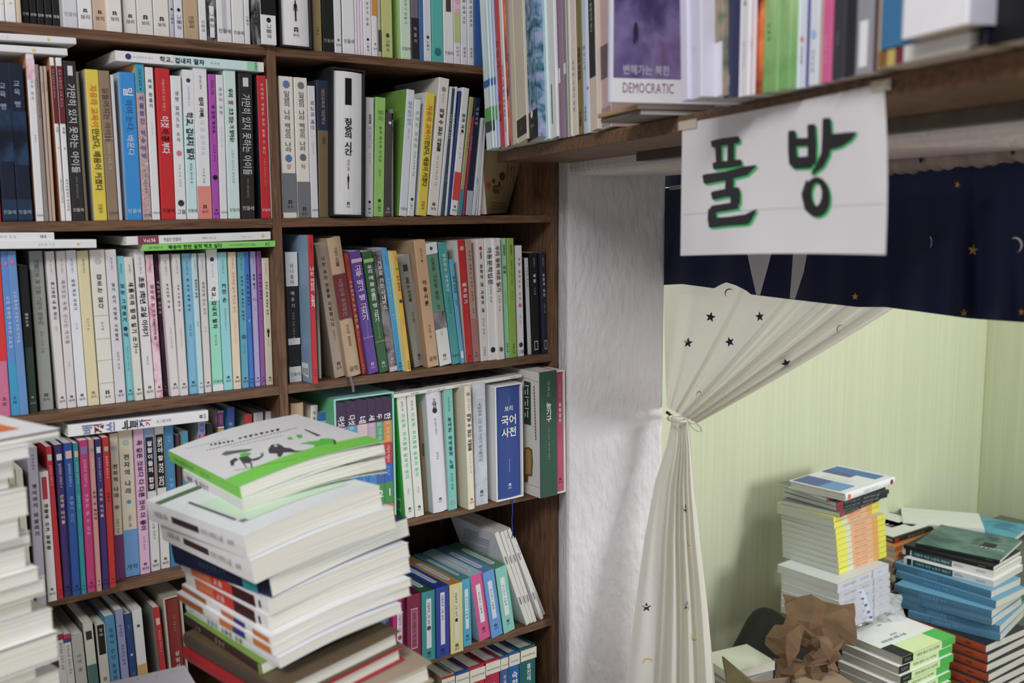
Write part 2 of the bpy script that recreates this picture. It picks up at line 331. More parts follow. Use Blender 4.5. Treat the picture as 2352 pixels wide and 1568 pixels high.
row('R2L', 'in the second row', T2, .004, (0, 0), 2.903, '''
-60 12 - -115 560|b01c1c|dark red book at the photo edge||h=.19
20 120 - -45 412|101a30|first navy book with a starry pink nebula|B 28 62 space;v.5 12 30 9aa8c0 교육 빵;B 86 99 183048;h 90 95 9ab 민들레|
123 222 - 50 420|101a30|second navy book with a starry pink nebula|B 30 64 space;v.5 10 28 9aa8c0 교육 빵;B 86 99 183048;h 90 95 9ab 민들레|
244 298 - 170 345|d6d4d6/c88a5c|white spine with faded floral top and grey title|B 4 16 pinkflower;v.45 16 38 8a8c94 공부 곁을;v.3 48 60 888 김명수;h 92 97 555 민들레|
300 329 - 228 430|8a8078|narrow brownish grey spine with tiny writing|r.5 8 90 4c443c 우리아이들의 이야기 모음집 시리즈 둘|
332 352 - 266 442|b49c8c|narrow rosy tan booklet beside grey|r.5 10 40 6a5044 아이들의 이야기|
354 374 - 290 442|bca290|second rosy tan booklet beside the maroon pair|r.5 10 40 6a5044 이야기 둘째권|
411 441 - 330 383|dcdce4/c4804c|first white spine topped by a maroon block|B 5 40 6c1a28;r.5 7 38 c9a4a4 여주 이명선의 나로 떠나는;r.6 42 52 222 아빠;v.5 54 62 7a3050 꽃;r.5 74 99 333 여주초등국어 교과모임|
443 482 - 372 385|dcdce4|second white spine topped by a maroon block|B 5 40 6c1a28;r.5 7 38 c9a4a4 여주 이명선의 나로 떠나는;r.6 42 52 222 아빠;v.5 54 62 7a3050 꽃;r.5 74 99 333 여주초등국어 교과모임|
486 570 - 420 405|2b2926|black spine with tag drawing beside maroon pair|B.4 3 9 c8c8cc;r.74 14 70 d6d6d6 가만히 있지 못하는 아이들;r.2 72 86 888 크리스 메르코글리아노;h 90 94 ccc 민들레|
573 592 - 505 478|6c6450|thin dark olive spine beside black||
632 719 - 566 462|d8c01c/b8b8ae|yellow spine with orange and olive title|R.6 10 38 d07a14 자유와 교육이 ;R.6 38.5 80 5a5414 만났다, 배움이 커졌다;r.4 89 95 6c6418 민들레|
722 795 - 655 470|8d755c|brown tan spine with a white divider line|r.66 11 47 4f4136 길들여지는 아이들;B.8 44.6 45.2 d4c8b8;r.3 48 66 c4b4a0 대한민국 교육에 고함;h 92 96 5c4c3c 민들레|
798 820 - 736 500|c9c8cc|thin white spine between brown and blue||
850 952 - 794 480|1c88d0/b4c4d0|bright sky blue thick paperback|R.66 10 18 e6eef4 일;r.52 18 40 1c5a9c 하며 논다,;r.5 42 56 e6eef4 배운다;h 91 95 bcd8ec 민들레|
957 1015 - 898 425|pinkmesh/e0a060|speckled pink spine with cyan top band|B 0 18 2d9ab8;v.44 3 17 123 산하어린이8;V.66 19 65 5552a0 서울로간 허수아비;r.3 67 84 555 농기원 장편동화집;h 93 98 222 산하|
1018 1072 - 966 448|dadae0|white spine titled in grey beside pink speckled|V.5 7 31 5c6068 바보 만들기;r.2 36 60 999 존 테일러 개토;h 92 96 555 민들레|
1080 1173 - 1036 455|c4141c|bright red book with white and black title|r.22 7 28 e8b0a8 허달선생의 공부 허참기;R.62 31 39 eee 이것;R.62 39.5 43 1a1010 이;R.62 44 48 1a1010 공;R.62 48.5 56 eee 부다;h 92 95 5a1014 민들레|
1176 1247 - 1136 505|dcdcdc|white spine with pink flower beside the red|v.42 10 46 3c3c40 생명 알려드는 소식;O.5 51 56 d06a96;v.2 61 80 777 강풀 지음 강정미;O.6 87 90 333;h 92 96 555 그물|
1250 1321 - 1216 465|bfe4dc|white and aqua spine with a running figure|B 0 33 dfe0ec;O.4 5 9 33306a;r.26 11 24 8fb4d4 학교폭력에 맞서;R.75 28 60 141a1c 학교, 겁내지 말자;r.24 62 76 2a3c3c 황광일 황수경 씀;B 96 100 dce4e4;h 91 95 1c4c44 민들레|
1324 1415 - 1286 450|dcdce2|white spine with a salmon foot|B 78 100 dc8476;r.2 5 14 333 살아 있는 교육14;R.36 19 33 222 엄마 아빠,;r.36 34 58 ccccdd 나 좀 살려줘요;r.18 66 78 666 이호철 엮음;g 90 96 5c2020 보리|
1420 1468 - 1388 495|a848a8|purple spine with a small dark face|r.4 4 14 3c1440 살아있는 교육2;R.5 21 42 48186c 왜 토박 백의혀;r.3 48 60 3c1440 로서보호 추어요;O.7 69 73 241028;g 92 97 301038 보리|
1471 1520 - 1440 500|d8d8de|narrow white spine between purple and mint|v.5 8 30 667 공부와 여행;r.25 36 76 aaa 최승화 씀 황우 그림;h 92 96 555 민들레|
1526 1605 - 1490 467|c4dcd4|pale mint spine titled in black and pink|R.44 12 18 1c1c20 우리;R.44 20 23 c0305c 잘;R.44 25 48 1c1c20 크고 있는 거 맞아요?;r.2 53 78 88a 22명의 대안학교 졸업생들;h 91 95 777 민들레|
1613 1703 - 1590 488|2b2926|black spine with tag drawing beside red|B.4 3 9 c8c8cc;r.74 14 70 d6d6d6 가만히 있지 못하는 아이들;r.2 72 86 888 크리스 메르코글리아노;h 90 94 ccc 민들레|
1746 1809 - 1712 503|c01c24/1c2834|red spine with white handwriting by the divider|v.34 5 55 e6d0d0 두려움과 배움은 함께 춤출 수 없다;r.2 58 84 e09090 민들레 공동체학교 이야기;h 90 95 ecc 민들레|
1812 1829 - 1776 528|d2d2d6|thin white spine against the divider||
''')
row('R2R', 'in the second row', T2, .006, (600, 0), 2.903, '''
149 242 - 116 507|ddd5ca|cream volume with blue waves above grey foot|O.5 4 7 5c74a8;v.52 10 53 3a3a3c 임금의 나라 백성의 나라;O.5 56 59 4c74a8;v.4 61 65 a04858 상;B 68 96 6f7276;g 87 93 222 보리|
247 333 - 218 516|ddd5ca|cream volume with grey waves above grey foot|O.5 4 7 6c7478;v.52 10 52 3a3a3c 임금의 나라 백성의 나라;O.5 55 58 5c6c70;v.4 61 65 a04858 하;B 74 100 6f7276;g 92 98 222 보리|
336 385 - 309 572|d2d2d6|short white spine beside the cream volumes|r.6 11 34 4c4c50 학교의 배신;r.2 42 56 888 존 테일러 개토;h 90 95 555 민들레|
389 464 - 371 536|756340/26304c|spine navy above and olive brown below|B 0 36 26304c;R.34 6 32 a08048 대안교육과 대안학교;r.3 40 46 40341c 이종태|
472 691 - 472 453|e0e2ec/textile|thick white volume in black slipcase with black bar|B.22 4.5 23 0c0c10;B.16 5.3 22.2 0c0c10;V.3 32 58 16161a 짐승의 시간;r.14 61 69 555 박건웅 만화;P.7 71 82 0c0c10;g 91 95 333 보리|k=box,s=-.008
694 749 - 698 650|cccdd0/6c7440|light grey white spine with pale numerals|R.3 14 22 333 협동조합;v.5 24 42 aab 둘 가름과나눔;r.2 46 66 888 정은미 옮김;O.3 86 89 222;r.35 89 98 333 그물코|
753 819 - 765 650|8cc45c|fresh green spine with tiny writing|r.32 24 56 44642c 놀며 배우며 이어온;r.6 10 20 6a9c44 풀꽃;r.3 60 66 355c28 김정일 씀;O.3 85 88 333;r.3 89 96 333 그물코|
821 868 - 836 755|4c4442|short dark brown spine with heart mark|O.4 8 11 e4d4c4;r.3 15 38 6c5c58 말은 사람을;g 90 97 c4bcb8 보리|
871 884 - 868 730|7c7a78/84827e|thin grey spine behind the brown one|r.6 10 34 eee 말은 살림|
921 974 - 973 600|d0d4e2/6a9a34|white spine showing a grass green cover|r.55 9 28 7c9cc8 열네 살의 철학;r.2 30 48 777 이케다 지음;h 90 95 666 민들레|
976 1020 - 1024 665|d6dcdc|white spine with green lettering|v.6 9 42 6cb08c 우애의 경제학;r.3 44 70 666 가가와 도요히코 지음;O.4 84 87 333;r.3 88 97 444 그물코|
1043 1104 - 1101 622|dcc41c/c8ccd0|leaning yellow spine with orange and olive title|R.62 10 38 c87410 자유와 교육이 ;R.62 38.5 76 5a5414 만났다, 배움이 커졌다;r.4 88 95 6c6418 민들레|
1110 1178 - 1190 525|dcd4ca/c9c1b6|tall cream spine titled in black|O.4 6 10 8a8478;r.2 11 18 777 청년 벙어리 봄;V.5 22 53 1a1a1e 떠날 수 없는 사람들;r.18 56 84 666 이정 김수정 강정 박혜 그림;g 90 96 222 보리|
1180 1199 - 1263 580|c8ccd0|thin white leaning spine behind the tall cream||
1201 1223 - 1270 590|3a4c54|dark slate spine with white handwriting|r.6 20 40 dde 교육의 대안적 상상력;r.4 66 88 aab 고영배 지음|
1226 1240 - 1297 580|c8ccd8|thin white spine between slate and navy|v.7 20 60 334 교육 대리 돌보는 대리|
1242 1257 - 1322 610|24407c|thin navy blue leaning spine|r.6 20 80 99a 마을 만들기 운동의 모든 것|
1262 1308 - 1345 590|dadce4|leaning white spine with a red foot|B 66 88 d43c3c;R.5 20 40 222 엄마 아빠,;r.4 42 56 bbc 나 좀 살려;g 91 97 333 보리|
1311 1337 - 1397 650|a49c68|khaki spine with aqua dot and blue foot|O.5 14 16 4cb4c4;B 78 99 3484a0;r.5 30 60 6c6a40 우주가 품은 씨앗|
1343 1357 - 1412 778|a82848|short crimson spine behind navy|r.6 20 60 e0b0b8 행복 그리고 노무현|
1360 1401 - 1427 655|202c40|dark navy spine with grey foot leaning over|B 79 100 a8acb4;r.55 8 30 b8bcc4 하류지향|
1404 1428 - 1471 790|c4c6cc|white spine behind the navy one|r.5 60 98 444 그물코|
1433 1444 - 1482 800|bcc0c8|very thin white booklet||
1449 1464 - 1487 800|ccccd0|thin pale booklet beside the kraft cover|g 88 96 444 보리|
''')
row('R3L', 'in the third row', T3, .003, (0, 520), 3.564, '''
-4 95 1562 -106 205|c8688c|pink book with a red upper half|B 0 66 d02424;r.4 88 96 5a1c3c 바람|
97 166 1552 2 205|5084c4|blue spine with pink dot and cyan foot|O.5 6 9 d46090;r.5 27 66 d4e0f0 교원 통해방 우와한 교실의;B 68 100 2894bc;r.5 88 96 143c54 바람|
168 239 1546 58 205|5c88c0|blue spine with pink dot and pale script|O.5 5 8 d46090;r.4 24 66 d4e0f0 교원 통해방 수업이 모든 아이들|
241 311 1530 152 320|1f3a2c/141614|black and dark green book with small title|B 0 55 101210;r.4 32 46 d8d8d8 밴포스타;g 86 94 8a9a8c 보리|
331 444 1508 233 205|8b8f89/5c605c|dull grey thick spine|v.42 5 46 54565a 아름다운 삶 사랑 그리고 마무리;r.2 50 64 667 헬렌 니어링 지음;g 89 94 444 보리|
450 470 1465 350 250|cfd4d0|thin white booklet with maroon edge||
481 553 1496 370 207|cfc8c8|first creamy white spine with red edge|r.2 5 14 222 살아 있는 교육 3;R.45 19 45 4c4c58 조그마한 내 꿈 하나;r.2 47 53 666 윤태규;g 91 96 222 보리|
556 630 1488 459 205|d0c8c8|second creamy white spine titled in grey script|r.2 5 14 222 살아 있는 교육 5;r.5 18 66 6a6678 재미있는 숙제, 신나는 아이들;r.2 70 74 666 이호철;g 91 96 222 보리|
636 722 1478 536 200|d4d6e0|bluish white spine titled in slate script|r.2 5 14 333 살아 있는 교육 11;R.36 18 42 6c7484 실험 학교 이야기;r.2 46 51 777 윤구병;g 91 96 334 보리|
727 818 1470 629 203|d4c89c|pale yellow spine with one tiny line|r.2 5 14 333 살아 있는 교육 10;r.24 43 54 8c8460 김은주 씀;g 90 95 7c7454 보리|
827 946 1460 733 196|d4d2c6|thick ivory spine with four big letters|O.45 5 9 b4b2aa;V.4 15 38 4a4a48 잡초는 없다;r.2 46 52 777 윤구병;B 42 42.3 a8a69c;B 57 57.3 a8a69c;B 71 71.3 a8a69c;B 86 86.3 a8a69c;g 91 96 444 보리|
951 1038 1446 861 193|cecace|white spine asking in grey vertical letters|r.2 5 13 333 살아 있는 교육 13;V.36 21 60 5c5c64 일기 쓰기 어떻게 시작할까;v.28 66 78 667 윤태규 지음;g 91 96 334 보리|
1043 1102 1430 953 247|74c0c8|aqua spine with bold navy title|r.3 5 12 244 보리 청소년 5;V.66 18 56 16284c 있는 그대로가 좋아;r.24 62 86 2c5c6c 농촌학생 노동시 이상석 엮음;g 91 96 123 보리|
1111 1178 1428 1019 255|d2d0c4|ivory spine titled in blackish brush|r.25 5 11 333 보리 어린이 1;R.66 17 64 1c1c24 새롬이와 함께 일기 쓰기;r.3 62 67 333 이새롬;g 90 96 334 보리|
1191 1275 1417 1094 190|d6d2d2|tall white spine with bold black brush title|r.2 5 16 333 살아 있는 교육 15;R.62 18 58 18181c 초등 1학년 교실 이야기;r.2 71 77 666 윤태규 씀;g 90 96 345 보리|
1279 1340 1407 1191 235|pinkflower|pink flowery spine with plum title|r.28 4 12 522 보리 어린이 3;V.6 20 44 a04878 엄마의 런닝구;R.3 44 59 3c1420 한국글쓰기연구회 엮음;g 90 96 5c2838 보리|
1343 1379 1390 1258 230|3a1434|dark plum spine with pink lettering|r.3 5 13 a47c94 보리 청소년 6;V.8 18 46 b890a4 버림받은 성적표;r.3 56 80 8c5c7c 고등학생 시모음 엮음;g 91 96 b08ca0 보리|
1403 1477 1393 1311 233|d2ccca|off white spine with comic title|r.22 4 15 444 보리 어린이 11;V.3 20 46 5a5a60 주먹만한 내 똥;r.2 51 74 888 한국글쓰기연구회 엮음;g 90 95 334 보리|
1481 1546 1388 1409 230|d2ccca|off white spine beside the comic titled one|r.22 4 15 444 보리 어린이 10;V.3 21 47 5a5a60 아주 기분 좋은 날;r.2 52 74 888 한국글쓰기연구회 엮음;g 90 95 334 보리|
1551 1626 1375 1486 225|70b0cc|soft blue spine with four pair title|r.22 5 15 245 보리 어린이 20;V.32 17 42 1c3c5c 잠 귀신 숙제 귀신;r.22 50 60 246 이호철 엮음;g 90 95 123 보리|
1631 1674 1370 1567 225|b4d0d4|pale aqua spine with black hand lettering|r.3 4 12 222 보리 어린이 4;R.5 18 38 16161a 학아버지 묘장;r.3 48 52 444 임길택;g 90 96 222 보리|
1679 1738 1362 1621 222|d0c8c6|warm white spine beside the pale aqua one|r.22 4 12 444 보리 어린이 6;v.45 20 44 5c5c60 휠체어를 타는 친구;r.22 52 61 666 송언 씀;g 91 96 333 보리|
1744 1831 1352 1686 190|8cd4b8|tall spine white above and mint below|B 0 36 dde0e8;O.4 5 9 2c2a60;r.22 10 22 a0b8d8 학교폭력에;R.46 26 56 141a1c 학교, 겁내지 말자;r.2 60 70 244 황수경 씀;B 95.5 100 dcdcdc;h 89 94 2c6c5c 민들레|
1838 1911 1343 1781 215|88ccd0|light aqua spine with brush title|r.2 5 16 245 보리 어린이 12;V.55 22 36 2c3c5c 까만 손;r.2 40 65 244 오색초등학교 어린이 시;g 89 94 123 보리|
1916 1979 1335 1868 213|e2c8ae|peach spine with faint brown script|r.2 4 12 522 보리 어린이 14;r.4 14 44 a48468 개구리랑 같이 학교로 갔다;r.2 50 82 b09478 밀양상동초등학교 어린이 시;g 89 95 433 보리|
1983 2042 1325 1941 213|50a0b4|teal blue spine with navy vertical title|r.22 4 13 134 보리 어린이 15;V.36 17 58 183450 우리도 크면 농부가 되겠지;O.6 60 64 2c6078;r.22 67 76 245 이오덕 엮음;g 91 96 123 보리|
2046 2086 1318 1996 210|2e70c4|strong blue spine beside lavender|r.22 4 12 124 보리 어린이 16;V.5 16 46 14285c 방학이 몇 밤 남았나;O.6 49 52 5c98dc;r.22 56 66 124 이오덕;g 92 97 123 보리|
2089 2136 1310 2046 208|a8a0cc|lavender spine with little dog title|r.22 4 12 335 보리 어린이 17;V.45 16 31 24244c 꿀밤 줍기;O.6 33 37 8c88bc;r.22 40 48 446 이오덕;g 92 97 225 보리|
2140 2179 1305 2101 205|8a5098|purple spine with dark plum title|r.22 4 12 313 보리 어린이 18;V.5 16 42 301440 내가 어서 커야지;O.6 45 48 c03878;r.22 51 60 424 이오덕;g 92 97 213 보리|
2183 2240 1300 2144 260|dcd4ba|first ivory spine with a strongman drawing|r.2 4 14 444 보리 어린이 21;V.3 18 50 1c1c1c 아버지 월급 콩알만 하네;P1.6 55 62 222;r.16 64 78 666 임길택 엮음;g 93 97 333 보리|
2244 2303 1290 2209 255|dcd4ba|second ivory spine with a strongman drawing|r.2 4 14 444 보리 어린이 22;V.3 18 50 444 꼴찌도 상이 많아야 한다;P1.6 56 61 444;r.16 64 78 666 임길택 엮음;g 93 97 333 보리|
''')
row('R3R', 'in the third row', T3, .003, (620, 520), 3.36, '''
153 245 1206 115 200|27272b/8c8c88|black spine with white top and diagonal white stripe|B 0 26 dcdee8;v.36 8 25 555 넘나들며;v.36 29 44 dcdce0 배우기;r.18 46 70 aaa 김미란 지음 이명교 옮김;B 88 100 dcdcE2;h 92 95 666 민들레;B 66 71 dcdee8|
332 375 1216 293 68|c01820/7c98b4|tall red spine with a blue grey cover|r.3 5 10 7c1018 주니어김영사;V.8 21 48 e8dcdc 나는 어린이 노동자;r.4 90 96 701018 사계절|
379 402 1175 347 155|a8a292|thin beige spine beside the tall red one||
501 590 1172 346 140|a08c7a/8a7868|brownish grey hardcover leaning over|V.34 9 62 383028 나는 우는 것들을 사랑합니다;r.2 64 72 5c4c40 임길택 시;g 88 94 222 보리|
606 710 1166 437 95|b99c7c/a89478|tan hardcover with maroon middle and ribbon|r.24 7 18 333 구림의 생명;B.2 18 20.4 7c2430;B 26 58 6c1c2c;r.34 29 56 b48c7c 시정신과 유희정신;v.26 62 78 403830 이오덕 평론집;h 92 96 333 굴렁|k=hard
713 750 1142 569 210|b8401c|orange red spine leaning beside purple|r.3 5 18 7c2010 살아있는;V.66 22 62 e8c4b0 아무에게도 하지 못한 말;r.3 64 78 e0b098 로직실 이영근;g 91 96 d0a090 보리|
763 843 1142 617 200|5c3c94|deep purple spine with violet shading|B 6 9 d0a4c8;V.7 11 56 d8c8ec 고루 먹고 병 고치기;r.2 56 70 a890c8 민족의학연구원 엮음;B 70 70.4 b4a8d0;g 91 96 c8c0e0 보리|
848 922 1132 713 200|2c5c34|forest green spine with white title|B 6 9 8cc060;V.6 11 58 dce8dc 우리 애 몸 주물러 병 고치기;r.2 58 72 8cb48c 민족의학연구원 엮음;B 74 74.4 9cb89c;g 91 96 c0d0c0 보리|
926 986 1125 800 195|city|spine with grey brown crowd picture|V.6 8 48 e4e4e8 거꾸로 가는 시내버스;B 96 100 b8b8b8;g 88 93 ccc 보리|
991 1032 1118 861 172|3aa0dc/b0b4b8|light blue slim spine with cyan title|r.3 6 14 246 보리 어린이 9;r.5 24 70 8cdcec 우산 없는 날 개구리와 달팽이;g 92 97 123 보리|
1058 1093 1122 944 195|e0ac1c/dcd494|yellow orange spine with dark comic title|r.4 4 10 a8641c 깜깜;O.5 13 16 3ca03c;R.5 20 37 583c10 용수 받아라;O.7 39 43 403028;r.3 56 72 7c5c14 글 그림;R.4 91 99 222 우리교육|
1117 1211 1090 983 236|96948a/84827a|mossy grey book with small dark square|B.36 8 14 3c3c3a;V.3 19 41 333 일하는 아이들;r.2 50 60 444 이오덕 엮음;g 89 94 333 보리|
1223 1308 1091 1112 115|c8a27c/a88868|tall peach tan spine with bold black title|r.2 6 14 7a5a44 굴렁의생각;B.16 15 17 9c3c34;V.4 30 54 2c2420 아동시론;v.24 66 77 44342c 이오덕 씀;h 91 95 333 굴렁|
1311 1403 1080 1191 136|5c8c74|green spine with white head and foot|B 0 9 dfe4e2;O.25 3 6 245c6c;V.34 11 46 3c6450 스코트 니어링 평전;B 56 70 city;B 70 100 dcdce0;r.2 50 54 2c3c34 평전;r.16 71 76 555 존 살트마쉬;g 91 96 333 보리|
1409 1472 1068 1299 136|3c9c9c|dark aqua spine with white title|V.4 8 40 d4ecec 대안학교 길라잡이;r.24 44 60 1c5c64 민들레 편집실;h 90 94 145 민들레|
1476 1507 1060 1386 258|58a8cc|short slim blue spine|R.6 16 34 184c78 잡아 보아요;r.4 38 50 246 민혜숙;B.6 88 95 dcecf4|
1520 1572 1055 1448 110|c0181c/d2cec6|red spine with white vertical title|O.6 4 9 e89088;R.6 34 55 f0dcdc 열하일기;r.25 60 90 e06058 박지원 씀 리상호 옮김;g 93 98 5c1014 보리|
1575 1620 1048 1510 108|b08c7c|dusty rose tan spine with script title|v.4 8 50 4c4040 아무리 말해도 아버지 노릇은;B 64 100 a8706c;r.3 55 60 444 서정홍;g 91 96 5c3434 보리|
1631 1688 1042 1592 100|d8d0cc|white spine with red ladybird mark|O.4 6 9 9c3c4c;R.3 10 16 333 아동문학;V.45 20 60 2c2c30 문학의 길 교육의 길;v.3 64 78 555 이오덕 지음;r.3 88 96 555 소년한길|
1691 1756 1036 1656 98|dcdee6|bluish white spine with black disc|R.62 7 38 54545c 아동문학입문;v.3 38 52 777 이원수 지음;O.55 89 94 1c1c20|
1760 1815 1031 1723 95|dcd4d0|warm white spine with mottled green disc|R.62 6 44 4c4440 우리 동화 바로 읽기;v.3 46 60 776 이재복 지음;O.55 89 94 4c6c5c|
1818 1854 1019 1784 97|94d0a4|mint slim spine beside green|R.5 5 14 222 보리어린이;R.7 22 32 184030 넝넝;r.3 44 66 3c6c4c 이가은 임정은;R.4 87 97 134 사과나무|
1859 1908 1016 1832 95|86ac3c|leaf green spine beside mint|R.3 5 14 342 보리어린이 2;v.3 18 38 3c5c1c 대현동 산 1번지 아이들;r.24 44 60 4c6c24 김우현 글;R.3 88 97 231 사과나무|
1913 1964 1006 1893 150|dcd8de|white spine with pink flower near black|v.44 10 50 3c3c44 생명 알려드는 소식;O.5 51 56 cc5c94;r.24 62 80 777 강풀 지음;O.6 88 91 333;h 93 97 555 그물|
1993 2022 990 1965 246|c4c4c4/26262a|grey white booklet with dark photo cover|v.5 9 30 444 사진을 찍는다|
2028 2086 988 2006 206|141518|black slim spine with a framed white stamp|r.26 5 14 aaa 평화박물관 24;V.4 20 30 dcdcdc 벼랑;r.24 34 44 aaa 이경혜;B.5 87 96 b8b8b8;B.36 88 95 141518|
2111 2151 981 2084 203|242c3c/20242c|dark blue grey spine ending the row|r.3 5 14 99a 평화박물관 7;V.5 20 44 c8ccd4 유진과 유진;r.3 50 60 99a 이금이 지음;B.5 87 96 a8acb4;B.36 88 95 242c3c|
''')
row('R4L', 'in the fourth row', T4, .003, (0, 0), 1., '''
15 62 1408 -12 1082|c8b89c|tan book half hidden by the blurred stack|v.4 4 30 444 이 책|
64 80 1404 36 1080|b8b4a0/8c8878|thin beige spine beside the tan one||
84 108 1394 61 1030|9a96a4|grey lilac spine titled in dark letters|r.3 4 16 444 보리어린이;V.5 22 80 2c2c30 옛이야기 되살리기|
110.5 132.5 1383 89 1085|c8c4c0|short whitish spine with a red label|B.5 4 21 a82030;V.5 24 60 2c2c2c 생활글 쓰고 맞춰봄;g 88 95 444 보리|
133 146.5 1377 105 1027|b01828|crimson spine, first of a bright series|B.7 5 9 b0a4a0;r.4 12 26 e0b8b8 보리피리 이야기 5;g 92 97 5c101c 보리|
147.5 167 1371 124 1023|3c2c64|first purple spine with yellow title|B.6 6 10 c8c8c8;r.4 12 28 c8c0d8 보리피리 이야기 7;V.5 32 52 d0b888 산적장 아이들;g 92 97 1c1438 보리|
168 187.5 1369 146 1019|1f4c94|royal blue spine with a face picture|B.7 5 10 d0a8a0;r.4 13 28 b8c8e0 보리피리 이야기 3;v.5 34 52 90b4d8 갯펄이 간다;g 92 97 102848 보리|
188.5 200 1366 168 1019|1c8490|teal spine between blue and magenta|B.7 5 9 c8b480;r.5 12 28 a8d8d8 보리피리 이야기 2;r.5 34 60 8cc8c8 찔레꽃 편지;g 92 97 104048 보리|
201 222 1362 181 1013|b82c70|magenta spine with pale script|B.7 4 9 7c6ca4;r.4 12 30 e0b0c8 보리피리 이야기 6;v.45 34 70 e4b8cc 낫짱은 할 수 있어;g 92 97 701848 보리|
223.5 235 1359 204 1011|c48884|dusty pink slim spine|O.7 5 8 8c8484;r.5 12 20 f0d8d0 보리피리;V.7 33 54 4c2024 우리 소 늦다리;g 91 96 4c2828 보리|
236.5 252 1354 217 1010|3a2c6c|second purple spine with pink title|B.6 5 9 c8c8c8;r.4 12 28 c8c0d8 보리피리 이야기 7;V.55 32 55 d0a8a8 산적장 아이들;g 92 97 1c1438 보리|
253 267.5 1351 235 1006|b82420|scarlet slim spine at the series end|B.6 6 9 b4a090;r.4 12 30 f0d0c8 보리피리 이야기 9;R.5 36 60 701410 쌍둥이;g 92 97 701410 보리|
268 287.5 1333 251 997|c4bca4|cream spine with a plum foot|B 69 100 6c2a68;O.6 6 14 98b4b4;V.6 20 46 3a3a38 천자의 나라;O.5 48 52 7c6468;r.3 58 68 444 김용인 소설|
289 322.5 1326 270 988|ccc4ac|cream spine with a sky blue foot|B 68 100 5c94c8;O.4 6 12 98b4b4;V.44 16 44 4c4a44 천자의 나라;O.3 47 51 3c8cb4;v.22 58 66 444 김용인 소설;h 91 95 246 개혁|
323.5 346.5 1320 306 985|d2aac8|lilac pink spine titled in plum|R.6 8 70 502048 꼭 같은 것보다 다 다른 것이 더 좋아;r.2 74 90 645 윤구병 김미순;g 91 97 222 보리|
347.5 369.5 1313 330 982|ccccc8|white spine with a black label below blue|B 0 26 8c9cc8;B 26 42 cc8c88;B.8 7 44 101012;V.6 9 43 e4e4e4 왈왈이들의 합창;B.3 52 55 2c7cb4;r.3 59 88 555 이호철 그림 이야기;g 91 97 222 보리|
370.5 392 1307 354 979|d0d0cc|white spine with a black label and dot|B.84 6 43 101012;V.64 8 42 e4e4e4 굶어야 할 것이 있다;O.3 50 53 2c7cb4;r.3 56 86 555 도종환 시집 보리;g 91 97 222 보리|
393.5 415 1302 376 977|3880b0|steel blue spine behind the front stack|R.3 8 34 8cc0e0 도감;v.5 36 60 9cd0e8 누렁소나무|
417 428 1299 404 1000|4c3430|short dark brown spine||
431 446 1295 417 992|4090ac/b8b4a4|teal blue spine with pink label|B.6 8 30 78a0c0;r.5 38 60 b0dce8 시냇물 속|s=.01
462 478 1286 455 967|d4d4e4/b8b8c0|white spine with violet block and red number|B 0 10 8088c8;v.6 1 9 445 시시;B 10 13 b02444;r.5 10 13 eee 013|
480 496 1282 474 975|16161c|black spine beside the violet topped one|r.5 8 22 ccc 소리|
505 520 1272 499 945|742878/c8c0b8|plum and yellow spine with coloured stripes|B 0 1 8a8a90;r.3 3 9 d0a860 삶에서 길어올린;B 11 12 e0e0e8;B 12.5 14 d0a81c;B 14 15 c04028;B 15 50 dcb014|d=.16
525 544 1266 520 937|1c4894/3c88c4|deep blue spine with yellow green lettering|r.5 10 30 c8d070 섬진강 둘레|
566 584 1256 561 953|c01c24/9c9484|red spine topped with beige pages|O.5 28 36 d8a048|
587 609 1250 583 949|d4d0cc/9c9484|white spine with a small snail drawing|O.4 14 18 a08880|
613 628 1245 611 946|d2d4d8/9c9484|white spine between snail and red line|V.7 15 18 333 일|
631 648 1240 629.5 942|d8d8d8/9c9484|white spine with a red edge by the divider|B.06 0 99 c04040|
''')
